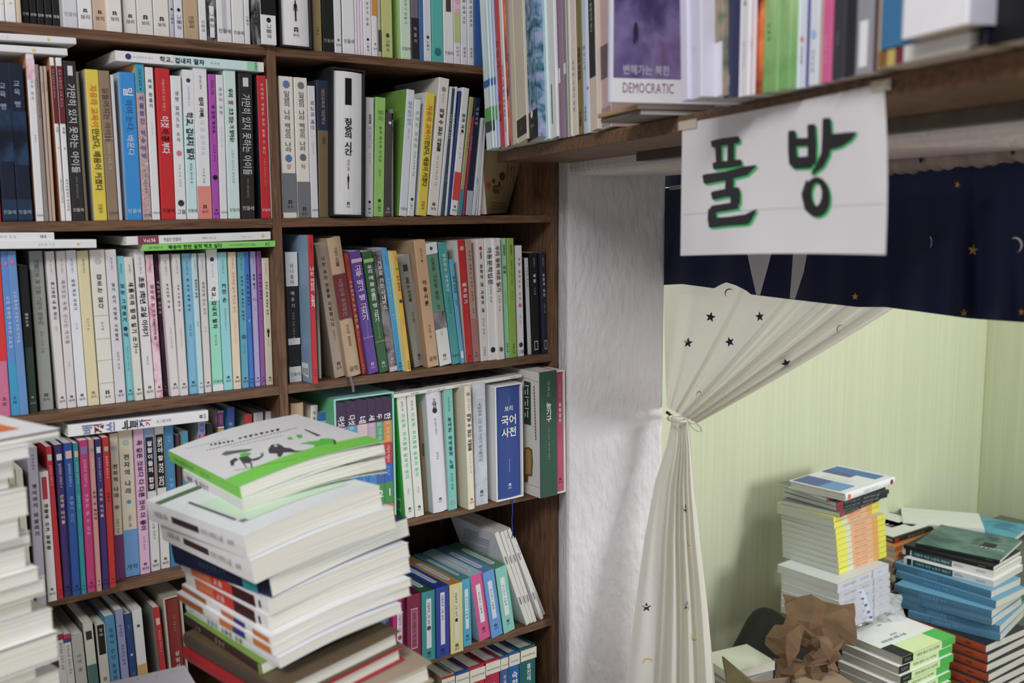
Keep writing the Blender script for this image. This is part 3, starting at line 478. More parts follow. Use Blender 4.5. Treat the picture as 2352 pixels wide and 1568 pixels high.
row('R4R', 'in the fourth row', T4, .003, (640, 840), 3.459, '''
105 205 1370 100 305|c4a484/b09878|tan cloth book standing by the divider|r.3 14 30 333 구림의|k=hard,s=.03
215 272 1340 258 320|ccc8c4|narrow white spine behind the front stack|v.5 4 20 555 학술|s=.03
300 385 1320 312 378|2c74bc/909498|short blue book beside the green slipcase|B 7 11 9cc0e0|s=.03
1011 1083 1220 939 250|d6d6d0/30b840|first white spine with green title and cover|r.28 4 12 333 살아있는 교육;R.42 14 71 54cc88 이오덕, 아이들을 살려야 한다;r.2 75 80 777 이주영 씀;g 91 95 111 보리|
1088 1158 1204 1018 243|d6d6d0/7cd890|second white spine with green title|r.28 4 12 333 살아있는 교육;R.42 14 71 54cc88 이오덕, 아이들을 살려야 한다;r.2 75 80 777 이주영 씀;g 91 95 111 보리|
1161 1190 1165 1112 308|a07c64|short brown spine between white ones|B.6 36 48 6c4c3c|
1233 1350 1176 1170 212|d2d2da/bcbcc4|thick rounded white hardcover with black bird|v.3 6 12 333 철학을;V.36 9 15 333 다시;O.3 14 18 0c0c0c;r.16 22 36 777 월간 철학이 철학이기;r.16 50 56 444 윤구병 글;g 88 92 333 보리|k=hard
1353 1422 1150 1312 196|6cbcb0/c4c8c0|teal spine titled in bold navy|r.22 6 18 145 이오덕의 문학교육1;V.46 22 66 182c50 농사꾼 아이들의 노래;v.3 69 83 2c4c5c 이오덕 지음;O.5 92 96 9a9c94|
1512 1562 1146 1478 165|dcd2bc/ccc4ac|cream hardcover titled in black with round mark|O.5 4 9 8a8474;r.3 10 20 666 청년 벙어리;V.7 22 52 1a1a1c 떠날 수 없는 사람들;r.24 54 80 776 이정 김수정 강정 박혜;g 90 95 333 보리|k=hard
1566 1667 1115 1539 145|marble|marbled grey blue spine with a framed title|B.6 12 66 c4cad2;B.54 12.6 65.4 b0b6c0;r.3 16 64 5c6470 세밀화로 그린 보리 어린이 동식물도감;g 88 93 334 보리|
1733 1948 1086 1718 165|23428c/dcdee4|royal blue dictionary volume in its slipcase|r.1 8 16 8c9cc8 남녘과 북녘이 함께;H.3 16 21 e4e6f0 보리;H.5 23 33 e4e6f0 국어;H.5 35 44 e4e6f0 사전;B.02 65 77 8c9cc8;r.08 65 66 8c9cc8 초;g 87 92 e4e6f0 보리|k=box
2083 2218 1056 2073 55|234a3c/ccc8c0|large dark green farm tool volume in its cover|r.18 7 20 8ca89c 겨레 전통 도감;V.34 24 40 dce4dc 농기구;r.1 44 72 8ca89c 그림 도토리 기획 보리 편집부|d=.17
2203 2283 1021 2195 45|ac4460/d8d0cc|large rose red volume in a cream slipcase|r.25 8 20 d0a0a8 겨레 전통 도감;V.44 24 42 e8d0d4 살림살이;r.16 46 80 803040 그림 도토리 기획;g 88 93 3c1420 보리|k=box
''')
row('R5L', 'in the fifth row', T5, .004, (0, 0), 1., '''
160 176 - 129 1459|b8b4ac/6c4438|first whitish spine with red blue corner|B 0 4 7c2830;r.4 6 40 444 살아있는 어린이 신문|
177 194 - 144 1459|bcb8b0/6c4438|second whitish spine with red blue corner|B 0 3 b02830;B 3 6 2c3c74;r.4 8 40 444 우리나라 어린이 문학|
196 222 - 163 1461|a4a29a/5c5a54|dull grey spine in deep shade|v.4 14 60 555 아이 꽃|
224 246 - 190 1433|b8b8a8/6c6a60|ivory spine with teal lower half|B.6 6 12 24262a;B 30 99 3c6460|
248 270 - 219 1438|b4b0a4/6c685e|grey spine with a black handwritten label|B.7 0 22 101010;v.4 2 20 ccc 장마;v.5 38 60 333 월정사|
272 294 - 240 1417|3c80a4|steel blue spine with navy script|v.5 8 60 183c5c 길에서 만난 동물들|
296 314 - 264 1403|8488b0/7c7c84|greyish lavender spine|r.4 10 22 334 살아있는;r.4 24 50 334 이오덕의 문학;B 64 65 ccd;V.5 68 84 222 앞마당|
316 332 - 285 1412|1c3c70|navy spine with pale dot|r.3 8 20 8ca0c8 보리;O.4 28 32 8cb4c4;v.5 42 90 5c88b0 내 가난 하나의|
334 356 - 303 1402|c8c8c8|spine white above and ochre below|O.3 9 15 444;B 40 100 b89458;v.4 46 90 c8a878 지리 학습서|
386 400 - 352 1397|b01c20/8c8880|scarlet spine beside the maroon slipcase|B.6 8 13 c8a8a0;r.4 17 34 d8a8a0 보리피리 이야기 4|
404 446 - 374 1375|7c241f/b0a898|maroon volume in a cream slipcase|r.16 12 34 b88078 겨레 전통 도감;V.36 38 80 d0a8a0 살림살이|k=box
''')
row('R5R', 'in the fifth row', T5, .003, (860, 1180), 4.041, '''
62 165 1432 70 800|4484c0|light blue boxed spine behind the stack|B.6 30 84 dce4ec;B.54 31 83 7cacd8;r.4 34 80 2c5c94 세밀화로 그린 동물|k=closed,g=boxes,d=.17
169 299 1440 172 800|b81c70|magenta boxed spine with a white plaque|B.4 20 84 dcd0d8;r.2 24 50 a07890 세밀화로 그린;O.3 55 60 a0503c;g 90 96 4c1030 보리|k=closed,g=boxes,d=.17
309 438 1420 303 765|801c44/6c1838|crimson boxed spine with a framed plaque|B.46 20 77 dcccd4;B.42 20.8 76.2 a04c6c;r.26 26 74 5c1c34 보리 어린이 첫 도감;g 88 95 30101c 보리|k=closed,g=boxes,d=.17
444 573 1382 437 735|2c8c8c/2c6450|dark teal boxed spine with a white plaque|B.36 11 82 ccd4dc;r.2 16 48 445 세밀화로 그린 보리;O.3 50 56 44406c;g 87 95 123c40 보리|k=closed,g=boxes,d=.17
579 697 1346 570 692|24409c|royal blue boxed spine with a white plaque|B.34 8 82 ccccd8;r.2 12 48 445 세밀화로 그린 보리;g 88 96 101c54 보리|k=closed,g=boxes,d=.17
709 826 1306 696 664|d0c888/c08c48|pale yellow boxed spine with small black mark|B.36 8 82 d4cfb8;r.2 12 48 554 세밀화로 그린 보리;B.2 50 55 222;g 87 96 333 보리|k=closed,g=boxes,d=.17
830 903 1236 812 616|3ca0c4/489898|sky blue boxed spine with a rounded plaque|B.44 15 74 c4dce8;r.3 26 62 345 아기아기 그림책;g 82 92 14405c 보리|k=closed,g=boxes,d=.17
976 1083 1188 892 586|d0508c/a8ccd4|pink boxed spine leaning left|B.4 15 73 dcd4dc;r.2 27 60 545 아기아기 그림책;g 81 89 5c1838 보리|k=closed,g=boxes,d=.165
1091 1193 1158 1004 553|5894d0/5c88c0|cornflower blue boxed spine leaning left|B.4 15 72 c4d0e4;r.2 27 60 445 아기아기 그림책;g 81 89 1c3c64 보리|k=closed,g=boxes,d=.165
1203 1306 1116 1119 516|78c0b0/4c8c64|mint boxed spine leaning left|B.4 16 74 ccd8dc;r.2 27 60 445 아기아기 그림책;g 81 89 1c4c44 보리|k=closed,g=boxes,d=.165
''')
row('R6R', 'in the bottom row', T6, .004, (860, 1180), 4.041, '''
345 425 - 335 1550|3c84b4|blue hardcover sunk behind its neighbours||k=hard
440 545 - 428 1508|5c1c20|dark wine red hardcover|r.3 10 40 a06a60 이야기|k=hard
640 762 - 627 1518|b8b088|hardcover with a red line over a cream head|B 0 2.2 a02438;B 2.2 11 d4d0c0;h 5 7 444 겨레고전문학선집;B 11 99 4c4c34|k=hard
768 893 - 754 1482|24549c|hardcover with a navy line over a cream head|B 0 2.2 204888;B 2.2 13 d4d0c0;h 6 8 444 겨레고전문학선집|k=hard
898 1040 - 889 1435|b8242c|bright red hardcover with cream head|B 2 14 d4d0c0;h 7 9 444 겨레고전문학선집;h 24 30 ddd 오|k=hard
1044 1177 - 1033 1378|b01c44|crimson hardcover with cream head|B 1.5 12.5 d4d0c0;h 7 9 444 겨레고전문학선집;h 20 27 e8c8d0 옥|k=hard
1180 1250 - 1169 1335|3c5c94|slim slate blue hardcover with cream head|B 1.5 12 d4d0c0;h 7 8.6 444 겨레고전문학;V.4 17 40 b8c8e0 한글로|k=hard
1256 1355 - 1246 1304|1c60a0|blue hardcover with cream head|B 1.5 12 d4d0c0;h 7 8.6 444 겨레고전문학;V.6 17 40 d0e0f0 숙향전|k=hard
1362 1507 - 1351 1262|186460|wide teal green hardcover with cream head|B 1.6 12 d4d0c0;h 6 8 444 겨레고전문학선집;V.3 15 46 d0e4e0 흥진에 묻힌|k=hard
''')
GROUPS = {'moon': None, 'boxes': 'boxed picture book sets in the fifth row'}
RG = {'R1L': 'books of the topmost row', 'R1R': 'books of the topmost row', 'R2L': 'books of the second row', 'R2R': 'books of the second row', 'R3L': 'books of the third row',
      'R3R': 'books of the third row', 'R4L': 'books of the fourth row', 'R4R': 'books of the fourth row', 'R5L': 'books of the fifth row', 'R5R': 'books of the fifth row', 'R6R': 'hardcovers of the bottom row'}
def tops(look): return None

# upper shelf on the doorway wall: x0 x1 yb zlift w | spine/side | look | texts | opts   (top is out of the picture)
WSH = []
def wrow(org, s, data): WSH.append((org, s, data))
wrow((1080, 0), 4.126, '''
155 171 -.445|c8d8ec|outermost pale blue magazine with green meadow|B 60 64 3c6cb4;B 76 84 5cac4c;B 84 90 2c4c3c|t=-68
172 189 -.445|c8d8ec|second pale blue magazine with green meadow|B 60 64 3c6cb4;B 76 84 5cac4c;B 84 90 2c4c3c|t=-68
190 217 -.445|c8d8ec|third pale blue magazine with green meadow|B 60 64 3c6cb4;B 76 84 5cac4c;B 84 90 2c4c3c|t=-68
220 246 -.447|c4d4ec|fourth pale blue magazine with green meadow|B 60 64 3c6cb4;B 76 84 5cac4c;B 84 90 2c4c3c|t=-66
248 273 -.449|a4bcdc|innermost blue magazine against the red spine|B 60 64 3c6cb4;B 76 84 5cac4c|t=-66
275 331 -.452|c8323c|bright red spine on the wall shelf|r.4 40 60 6c1820 자전거;r.4 70 92 6c1820 민들레|t=-66
332 358 -.450|d8d4da|white spine with a column of black writing|r.6 55 92 333 2011년 겨울 빨간 꽃과 붉은 이야기|t=-64
360 384 -.452|fire|black spine with a flame picture||t=-62
386 408 -.452|a47c80|dusty mauve slim spine on the wall shelf|r.5 50 90 5c3c44 환경과 생명 이야기|t=-58
410 449 -.446|c9c0a2|first ivory spine on the wall shelf||t=-50
451 541 -.446|c4baa4|second ivory spine with dark foot label|B 88 97 2c2224;h 92 94 aaa 시|t=-50
545 648 -.450|forest|frosty forest picture spine with black foot|B 86 100 10141c;O.2 86 89 e4e8ec;h 92 94 99a 민들레|t=-46,op=1
650 665 -.460|b4d8d8|first pale mint booklet||t=-44
667 683 -.460|b8dcd8|second pale mint booklet||t=-44
685 702 -.461|b4d8d4|third pale mint booklet||t=-44
704 745 -.462|bcdcd8|wide pale mint booklet beside white||t=-44
747 826 -.465|d8d8e2|bluish white book with a thin black frame|B.1 70 92 555|t=-40
829 846 -.468|8c7484|first mauve magazine of four|B 30 56 44707c|t=-40
848 874 -.470|7c6476|second mauve magazine of four|B 62 70 c8d8dc|t=-38
876 900 -.471|8c7484|third mauve magazine of four||t=-36
902 928 -.472|84708c|last mauve magazine of four|B 60 66 ccd|t=-34
930 966 -.472|d4d0bc|ivory booklet with a green line|B.2 0 100 6c9c6c|t=-32
968 1024 -.473|d6cac0|pinkish ivory spine on the wall shelf|r.3 60 90 666 새로운 이야기 모음|t=-30
1026 1078 -.472|7c7038|olive gold spine on the wall shelf|R.5 55 72 3c3418 민들레 첫걸음;R.4 88 96 3c3418 도서출판|t=-30
1080 1118 -.472|b4c4dc|ice blue booklet on the wall shelf|r.5 55 70 4c6c9c 물구나무;R.4 86 94 345 우리교육|t=-28
1120 1134 -.470|c8d0dc|narrow white booklet with a red mark|O.9 76 79 c82840|t=-28
1136 1210 -.464|c8b8ac|cream spine with a long black label|B.76 0 74 24242c;r.4 30 52 b8b8bc 위대한 방정식의 역사|t=-26
1213 1334 -.470|b89c98/a88a88|mauve peach book with pencil drawings|B 60 76 5c4c54;B 90 99 8c8488|t=-20
''')
wrow((1560, 0), 2.97, '''
12 62 -.415|c8c4d8|white lilac book beside the landscape poster book||t=-10
64 152 -.418|c4c2d4|pale grey violet book with faint mark|r.1 80 84 889 민들레|t=-6
155 178 -.425|8cb4bc|narrow aqua grey spine with white foot|B 84 100 d8d8e0|t=-4
180 298 -.432|trees|autumn hillside photo spine with white foot|B 80 100 d0d0dc|t=-2
301 345 -.438|2c3054|navy and plum spine with silver foot|B 30 34 c8ccd4;B 92 96 8c94a0|t=0
347 364 -.442|a86488|plum pink narrow spine|B 80 99 d8c8d0|t=0
366 412 -.447|d8d4d8|first white spine with black and red writing|r.3 60 96 444 우리말과 삶을 가꾸는|t=0
414 466 -.447|d6d4d8|second white spine with black writing|R.3 60 72 333 우리교육;r.2 80 96 666 초등 교사를 위한|t=0
468 511 -.449|dcd0d4|white spine with red lettering|B.05 0 100 c04050;R.3 55 70 333 우리교육;r.3 80 96 c05c6c 초등|t=0
513 552 -.450|fire|dark spine with an orange flame picture||t=0
556 660 -.453|8cb474|light green spine with rows of small dots|B 20 100 green;R.14 76 90 3c5c34 민 들 레|t=0
662 750 -.455|green|spine with a blurred green leaf picture||t=0
757 806 -.462|ccd0e0|first white violet spine with mauve logo|R.3 82 96 445 우리교육|t=0
808 856 -.463|c8ccdc|second white violet spine with red logo|O.4 82 85 c05c64;R.3 86 96 445 우리교육|t=0
858 874 -.462|4c3c8c|narrow violet spine on the wall shelf||t=0
877 944 -.462|ccd2e2|white spine with a pale blue logo|O.5 80 86 8cb8dc;r.3 88 96 556 우리교육|t=0
946 966 -.461|b49c8c|narrow tan spine before pink||t=0
969 1030 -.460|d0548c|hot pink spine on the wall shelf|r.3 85 96 e0b0c8 여성과 사회|t=0
1036 1120 -.458|34363e|dark charcoal spine with faint writing|r.2 85 94 889 여행자|t=0
1123 1192 -.458|24242c|blackish spine beside charcoal||t=0
1196 1312 -.458|8c8c94|grey spine with a small white label|B.5 84 98 dcdcdc|t=0
1314 1345 -.455|50383c|narrow brownish plum spine||t=0
1347 1364 -.455|a89878|narrow straw coloured spine||t=0
1366 1508 -.448|2c6c98|blue spine raised on a lying book||t=0,z=.0118
1514 1965 -.434|d8d6e0/b8b6c2|very thick white volume near the photo edge|g 76 82 667 보리|t=0,z=.0118
1972 2090 -.450|0a0c18|black navy spine beside the thick white volume||t=0
2096 2500 -.455|b8a894/0c0e16|large book with beige picture in a black frame|B 80 100 0a0c14|t=0
''')
# books lying on their side on top of a row: left-top px, right-top px, left-bottom px y of the spine
FLAT = [  # (x0,y0)-(x1,y1) upper spine edge, thickness m, Y, colours, look, where, print, flip
 ((-260, 59), (174, 85), .0095, .0, 'e0e0e8', None, 'upper white magazine lying flat with a yellow moon mark', 'on the second row', 'r.5 52 74 c8c8d0 2014 7-8;O.4 83 85 e0c040', .16),
 ((-290, 82), (154, 111), .0095, .002, 'e0e0e8', None, 'lower white magazine lying flat with a yellow moon mark', 'on the second row', 'r.5 40 64 c8c8d0 2014 7-8;O.4 80 82 e0c040', .16),
 ((264, 115), (605, 143), .0142, .0, 'bfe6dc', 'e0e0e4', 'white and aqua paperback lying flat with a running figure', 'on the second row', 'B 0 37 e0e2ee;O.6 6 10 33306a;r.24 11 26 8fb4d4 학교폭력에 맞서;R.6 28 58 12181c 학교, 겁내지 말자;r.2 62 71 244 황수경 씀;B 88 96 8ccfa8;B 96 100 dce4e4;h 89 95 2c6c5c 민들레', .15),
 ((-240, 534), (124, 533), .0105, .0, 'dcdce0', None, 'white magazine lying flat numbered 105', 'on the third row', 'r.5 62 78 a8a8b0 2015 5-6;R.5 90 98 667 105', .16),
 ((-200, 552), (221, 549), .0122, -.002, 'e0e0e8', None, 'white magazine lying flat with faint date', 'on the third row', 'r.5 34 46 b4b4c4 민들레;r.4 66 78 b0b0c0 2014 1-2;O.3 88 90 d8bc44', .16),
 ((289, 543), (621, 531), .0125, .0, 'e2e0e8', 'c9c4bc', 'white magazine lying flat with a maroon label', 'on the third row', 'B 7.5 21 84344c;R.6 11 19 e8e0e4 Vol.96;r.5 24 36 667 격월간 민들레;r.3 50 60 889 여행이 되는 길;r.3 78 88 aab 2014 5-6;O.4 93 95 d8bc44', .16),
 ((327, 561), (632, 552), .0098, -.002, '7cd050', 'c8c8a0', 'bright green paperback lying flat', 'on the third row', 'r.4 4 14 2c5420 보리 어린이 29;R.7 18 58 143010 복숭아 한번 실컷 먹고 싶다;r.3 63 84 2c5420 이오덕 동요제를 만드는 사람들;g 91 95 143010 보리', .15),
 ((156, 976), (478, 941), .0172, .0, 'e0e0e8', 'c8c8cc', 'thick white paperback lying flat with colourful letters', 'on the fourth row', 'V.95 9 16 6c7ca0 배;V.95 16.5 24 7c2040 껴;V.95 25 32 6c78b8 쓰;V.95 36 43 1c1c24 는;V.95 43 48 20243c 로;V.9 48.5 53 284878 까;V.9 53 57 a03458 기;r.3 61 72 6c7ca0 글 그림 보리;g 93 98 333 보리', .15),
]

# collect every character that is printed anywhere, then draw the glyphs
EXTRA = 'DEMOCRATIC 변해가는 북한 풀방 말과 글 악어 프로젝트 숨은 이야기 Health Edition BASKET 노동 의 수학 여섯다네세두한 살우리 아이어떻게 배울까123456 0사람세상년월통호-·.'
for _r in ROWS + WSH: ALLTXT.update(_r[-1])
for _f in FLAT: ALLTXT.update(_f[-2])
ALLTXT.update(EXTRA); ALLTXT.discard('\n')
make_glyphs()

# ---------------------------------------------------------------- structure
def struct(o): o['kind'] = 'structure'; return o
WW = -.612                                                             # doorway wall plane, measured from the camera along N2
def pw(s, w, z): p = CAM + D2*s + N2*w; return (p[0], p[1], z)
_j = onW(1304, 500, WW); SJ = float((_j-CAM) @ D2)                      # the jamb face: square to the doorway wall
WI = WW-.195                                                           # its inner side
plaster = mottle('plaster', ['c8c4c8', 'd4d0d2', 'dcd8dc'], 5, 6, (1, 1, 1), .75, 1.15, .75, bscale=80, bstretch=(1, 1, .42), bdist=.007)
def prism(name, pts, z0, z1, m, sub=False):
    b = MB(); b.extr([(p[0], p[1]) for p in pts], z0, z1, m); return b.build(name)
c = [pw(SJ, WW, 0), pw(SJ, WI, 0), pw(SJ+1.2, WI, 0), pw(SJ+1.2, WW, 0)]
o = struct(prism('wall_column', c, 0, 2.6, plaster, True)); md = o.modifiers.new('bevel', 'BEVEL'); md.width = .008; md.segments = 3
ZL = 1.404
c = [pw(SJ-.004, WW, 0), pw(SJ-.004, WI, 0), pw(-1.2, WI, 0), pw(-1.2, WW, 0)]
o = struct(prism('wall_lintel', c, ZL, 2.6, plaster)); md = o.modifiers.new('bevel', 'BEVEL'); md.width = .012; md.segments = 3
floorm = mottle('floor_vinyl', ['8a7a66', '9c8a72'], 6, 4, (1, 8, 1), .5)
b = MB(); b.box((-2.5, -3.2, -.02), (4.2, 2.2, 0), floorm); struct(b.build('floor'))
ceil = mat('dcdcd8', .9); b = MB(); b.box((-2.5, -3.2, 2.6), (4.2, 2.2, 2.62), ceil); struct(b.build('ceiling'))
b = MB(); b.box((-2.5, .26, 0), (SJ*0+1.15, .30, 2.6), mat('c8c6c4', .9)); struct(b.build('wall_back'))
# the little room behind the doorway
KA = CAM + 3.15*ray(2262, 900); LA = CAM + 2.45*ray(1560, 900); ua = (KA-LA)/np.linalg.norm(KA-LA); ua[2] = 0; ua /= np.linalg.norm(ua); na = np.array([-ua[1], ua[0], 0])
def greenm():
    m = bpy.data.materials.new('green_wallpaper'); m.use_nodes = True; nt = m.node_tree; bs = nt.nodes['Principled BSDF']; L = nt.links.new
    tc = nt.nodes.new('ShaderNodeTexCoord'); mp = nt.nodes.new('ShaderNodeMapping'); mp.inputs['Scale'].default_value = (90, 90, 1.2)
    n = nt.nodes.new('ShaderNodeTexNoise'); n.inputs['Scale'].default_value = 1.; n.inputs['Detail'].default_value = 3
    r = nt.nodes.new('ShaderNodeValToRGB'); a, b2 = lin('cfd5b1'), lin('d6dcb8')
    r.color_ramp.elements[0].color = (*a, 1); r.color_ramp.elements[1].color = (*b2, 1); r.color_ramp.elements[0].position = .35; r.color_ramp.elements[1].position = .65
    L(tc.outputs['Object'], mp.inputs[0]); L(mp.outputs[0], n.inputs['Vector']); L(n.outputs['Fac'], r.inputs[0]); L(r.outputs[0], bs.inputs['Base Color'])
    bp = nt.nodes.new('ShaderNodeBump'); bp.inputs['Strength'].default_value = .12; bp.inputs['Distance'].default_value = .001; L(n.outputs['Fac'], bp.inputs['Height']); L(bp.outputs[0], bs.inputs['Normal'])
    bs.inputs['Roughness'].default_value = .6; return m
gm = greenm(); A0 = LA - ua*.9; FZ = .12
def slabw(name, p, q, n, z0, z1, m, t=.04): struct(prism(name, [p, q, q+n*t, p+n*t], z0, z1, m))
slabw('wall_left', A0, KA, na, 0, 2.6, gm)
slabw('wall_right', KA, KA-na*2.6, ua, 0, 2.6, gm)
b = MB(); b.extr([(KA+(-na)*0)[:2]*1. , (KA-na*.006)[:2], (KA-na*.006-ua*.006)[:2], (KA-ua*.006)[:2]], FZ, 2.4, mat('b4bc8c')); struct(b.build('trim_1'))
c = [A0, KA, KA-na*2.6, A0-na*.2]
fl = [pw(SJ+.0, WI-.0, 0), tuple(A0), tuple(KA), tuple(KA-na*2.6), pw(-1.2, WI, 0)]
struct(prism('floor_platform', fl, 0.001, FZ, floorm)); struct(prism('ceiling_back_room', fl, 2.2, 2.24, ceil))

# bookshelf
XL, XD0, XD1, XR0, XR1 = -.62, .650, .6645, 1.2005, 1.2155; DS = .225
bs = bpy.data.objects.new('bookshelf', None); link(bs); tag(bs, 'dark stained wooden bookshelf filled with rows of books beside the column', 'bookshelf')
def shelfboard(x0, x1, z, name='shelf_board'):
    b = MB(); b.box((x0, 0, z-TH), (x1, DS, z), WOODX()); return b.build(name, bs, bevel=.0012)
for z in BZ[:-1]: shelfboard(XL+.015, XD0, z); shelfboard(XD1, XR0, z)
for z in (BZ[-1],): shelfboard(XL+.015, XD0, z); shelfboard(XD1, XR0, z)
shelfboard(XL, XR1, 2.12, 'top_board')
for x0, x1, nm in ((XL, XL+.015, 'side_panel'), (XD0, XD1, 'divider_panel'), (XR0, XR1, 'side_panel')):
    b = MB(); b.box((x0, 0, 0), (x1, DS, 2.106), WOODZ()); b.build(nm, bs, bevel=.0012)
b = MB(); b.box((XL, DS, 0), (XR1, DS+.008, 2.12), mottle('wood_back', ['2a1a12', '3c2518', '4c3020'], 10, 6, (12, 12, 1), .6, 1., .1, dist=1)); b.build('back_panel', bs)

# wall shelf over the doorway
ws = bpy.data.objects.new('wall_shelf', None); link(ws); tag(ws, 'long brown wooden wall shelf above the curtained doorway', 'shelf')
WF = -.475; S0 = float((onY(1137, 362, -.012)-CAM) @ D2)
b = MB(); b.extr([pw(S0, WF, 0)[:2], pw(S0, WW+.001, 0)[:2], pw(-.3, WW+.001, 0)[:2], pw(-.3, WF, 0)[:2]], 1.4265, 1.444, WOODX()); b.build('board', ws, bevel=.001)
# cut the wood grain along the board: object rotation keeps the texture direction
b = MB(); b.extr([pw(S0-.35, WW+.022, 0)[:2], pw(S0-.35, WW+.001, 0)[:2], pw(-.3, WW+.001, 0)[:2], pw(-.3, WW+.022, 0)[:2]], 1.414, 1.4263, mottle('batten', ['4a4238', '5c5446'], 20, 4)); b.build('batten', ws)

# ---------------------------------------------------------------- shelf books
def opts(s):
    return dict(t.split('=') for t in s.split(',') if '=' in t) if s else {}
DIST = []
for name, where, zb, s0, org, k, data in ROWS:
    ROW_SHADE = {'R4L': .82, 'R5L': .8}.get(name, 1.)  # shade of the two dim rows, multiplied into their book colours
    px = lambda v: org[0]+float(v)/k
    py = lambda v: org[1]+float(v)/k
    for ln in data.strip().splitlines():
        f = ln.split('|'); x0, x1, yb, xt, yt = f[0].split(); cols = f[1].split('/'); op = opts(f[4] if len(f) > 4 else '')
        s = float(op.get('s', s0))
        if yb != '-' and 's' not in op and name not in ('R2L', 'R2R'):
            sy = float(onZ(px(x0), py(yb), zb)[1]); s = max(-.055, min(.06, sy)); 
            if name == 'R5R': s = max(-.03, min(.02, sy))
            DIST.append((name, f[2][:30], round(sy, 3)))
        X0 = pxx(px(x0), s, zb); X1 = pxx(px(x1), s, zb)
        if yt == '-': X0t = X0; h = float(op.get('h', .212)); lean = 0.
        elif yb == '-' and name != 'R2L' and xt != '-':
            T = onY(px(xt), py(yt), s); X0t = T[0]; h = math.hypot(T[0]-X0, T[2]-zb); lean = math.atan2(T[0]-X0, T[2]-zb)
        else:
            T = onY(px(xt), py(yt), s); h = math.hypot(T[0]-X0, T[2]-zb); lean = math.atan2(T[0]-X0, T[2]-zb)
        if name in ('R5L', 'R6R') and abs(lean) > .12: lean = 0
        if name == 'R6R': lean = 0; h = min(h, .235)
        w = max(.0025, (X1-X0)*math.cos(lean)-.0003); h = min(h, .262)
        kind = op.get('k', 'paper'); d = float(op.get('d', .148)); d = min(d, DS-.004-max(s, 0))
        if kind == 'box': d = min(.17, d+.02)
        ex = (math.cos(lean), 0, -math.sin(lean)); ez = (math.sin(lean), 0, math.cos(lean))
        o0 = (X0, s, zb+.0004+(w*math.sin(lean) if lean > 0 else 0))
        M = frame(o0, ex, (0, 1, 0), ez); g = RG[name] if op.get('g') != 'boxes' else GROUPS['boxes']
        label = f[2]+' '+where
        if kind == 'box':
            t = .003; sl = empty('slipcase', M, label.replace('volume', 'slipcase').replace('in black slipcase', 'in black').split(' in ')[0]+', holding its volume '+where, 'slipcase', None)
            sd = cm(cols[1]); b = MB()
            b.box((0, 0, 0), (t, d, h), sd); b.box((w-t, 0, 0), (w, d, h), sd); b.box((t, 0, 0), (w-t, d, t), sd); b.box((t, 0, h-t), (w-t, d, h), sd); b.box((t, d-t, t), (w-t, d, h-t), sd)
            b.build('case', sl, bevel=.0006)
            M2 = M @ Matrix.Translation((t+.0004, .0015, t+.0003))
            book(M2, w-2*t-.0008, h-2*t-.002, d-.008, cols[0], None, label, f[3], g, 'hard')
        else:
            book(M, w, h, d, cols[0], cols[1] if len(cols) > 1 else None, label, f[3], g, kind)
ROW_SHADE = 1.

for (a, b_, th, s, spn, sid, look, where, spec, d) in FLAT:
    P0 = onY(a[0], a[1], s); P1 = onY(b_[0], b_[1], s); al = (P1-P0); L_ = np.linalg.norm(al); al /= L_; up = np.array([-al[2], 0, al[0]])
    P = P1 - up*th; L_ = min(L_, .30)
    book(frame(P, up, (0, 1, 0), -al), th-.0003, L_, d, spn, sid, look+' '+where, spec, 'books lying flat on the shelf rows')

# the grey ribbon and the blue cord that hang from two books, children of nothing: they belong to their books
def owner(words):
    for o in sc.objects:
        if o.type == 'EMPTY' and o.get('label', '').startswith(words): return o
def ribbon(words, pts, wd, m, name='bookmark_ribbon', th=.0006):
    root = owner(words); inv = root.matrix_world.inverted(); b = MB(); n = len(pts)
    for sgn in (0, 1): pass
    vs = []; fs = []
    for p in pts:
        for dx, dy in ((-wd, 0), (wd, 0), (wd, th), (-wd, th)): vs.append(tuple(inv @ Vector((p[0]+dx, p[1]+dy, p[2]))))
    for i in range(n-1):
        for j in range(4): fs.append((i*4+j, i*4+(j+1) % 4, i*4+4+(j+1) % 4, i*4+4+j))
    b.add(vs, fs, m); b.build(name, root, smooth=False)
rp = [onY(805+dx, 866+dy, -.004-.006*(dy/38)) for dx, dy in ((0, -2), (2, 8), (5, 16), (6, 24), (7, 34))]
ribbon('tan hardcover with maroon', rp, .0022, mat('5c6064'))
cp = [onY(x, y, -.004+.02*(t > 2)*0) for t, (x, y) in enumerate(((1178, 1140), (1177, 1160), (1178, 1175), (1176, 1190), (1177, 1210), (1178, 1225), (1176, 1236)))]
ribbon('royal blue dictionary', cp, .0008, mat('1c2c8c'), 'bookmark_cord', .0014)

# open green box with six volumes in the fourth row
def onrow(x, y, s, z=None): return onY(640+x/3.459, 840+y/3.459, s)
sB = 0.0; X0 = pxx(640+470/3.459, sB, T4); X1 = pxx(640+936/3.459, sB, T4); Tt = onrow(914, 205, sB)[2]
H6 = Tt-T4; b = MB(); root = empty('slipcase', Matrix.Translation((X0, sB, T4+.0004)), 'open pale green box holding six numbered volumes in the fourth row', 'slipcase')
gb = mottle('greenbox', ['3c9c4c', '5cb87c', '7cc4b8'], 4, 3, (1, 1, 1), .45); ag = cm('8cc8c4'); W6 = X1-X0; t = .003
b.box((0, 0, 0), (t, .175, H6), gb); b.box((W6-t, 0, 0), (W6, .175, H6), gb); b.box((t, 0, 0), (W6-t, .175, t), ag); b.box((t, 0, H6-t), (W6-t, .175, H6), ag); b.box((t, .172, t), (W6-t, .175, H6-t), ag)
for x in (0, W6-t): b.box((x-.0002, -.0004, 0), (x+t+.0002, .0006, H6), ag)
b.build('case', root)
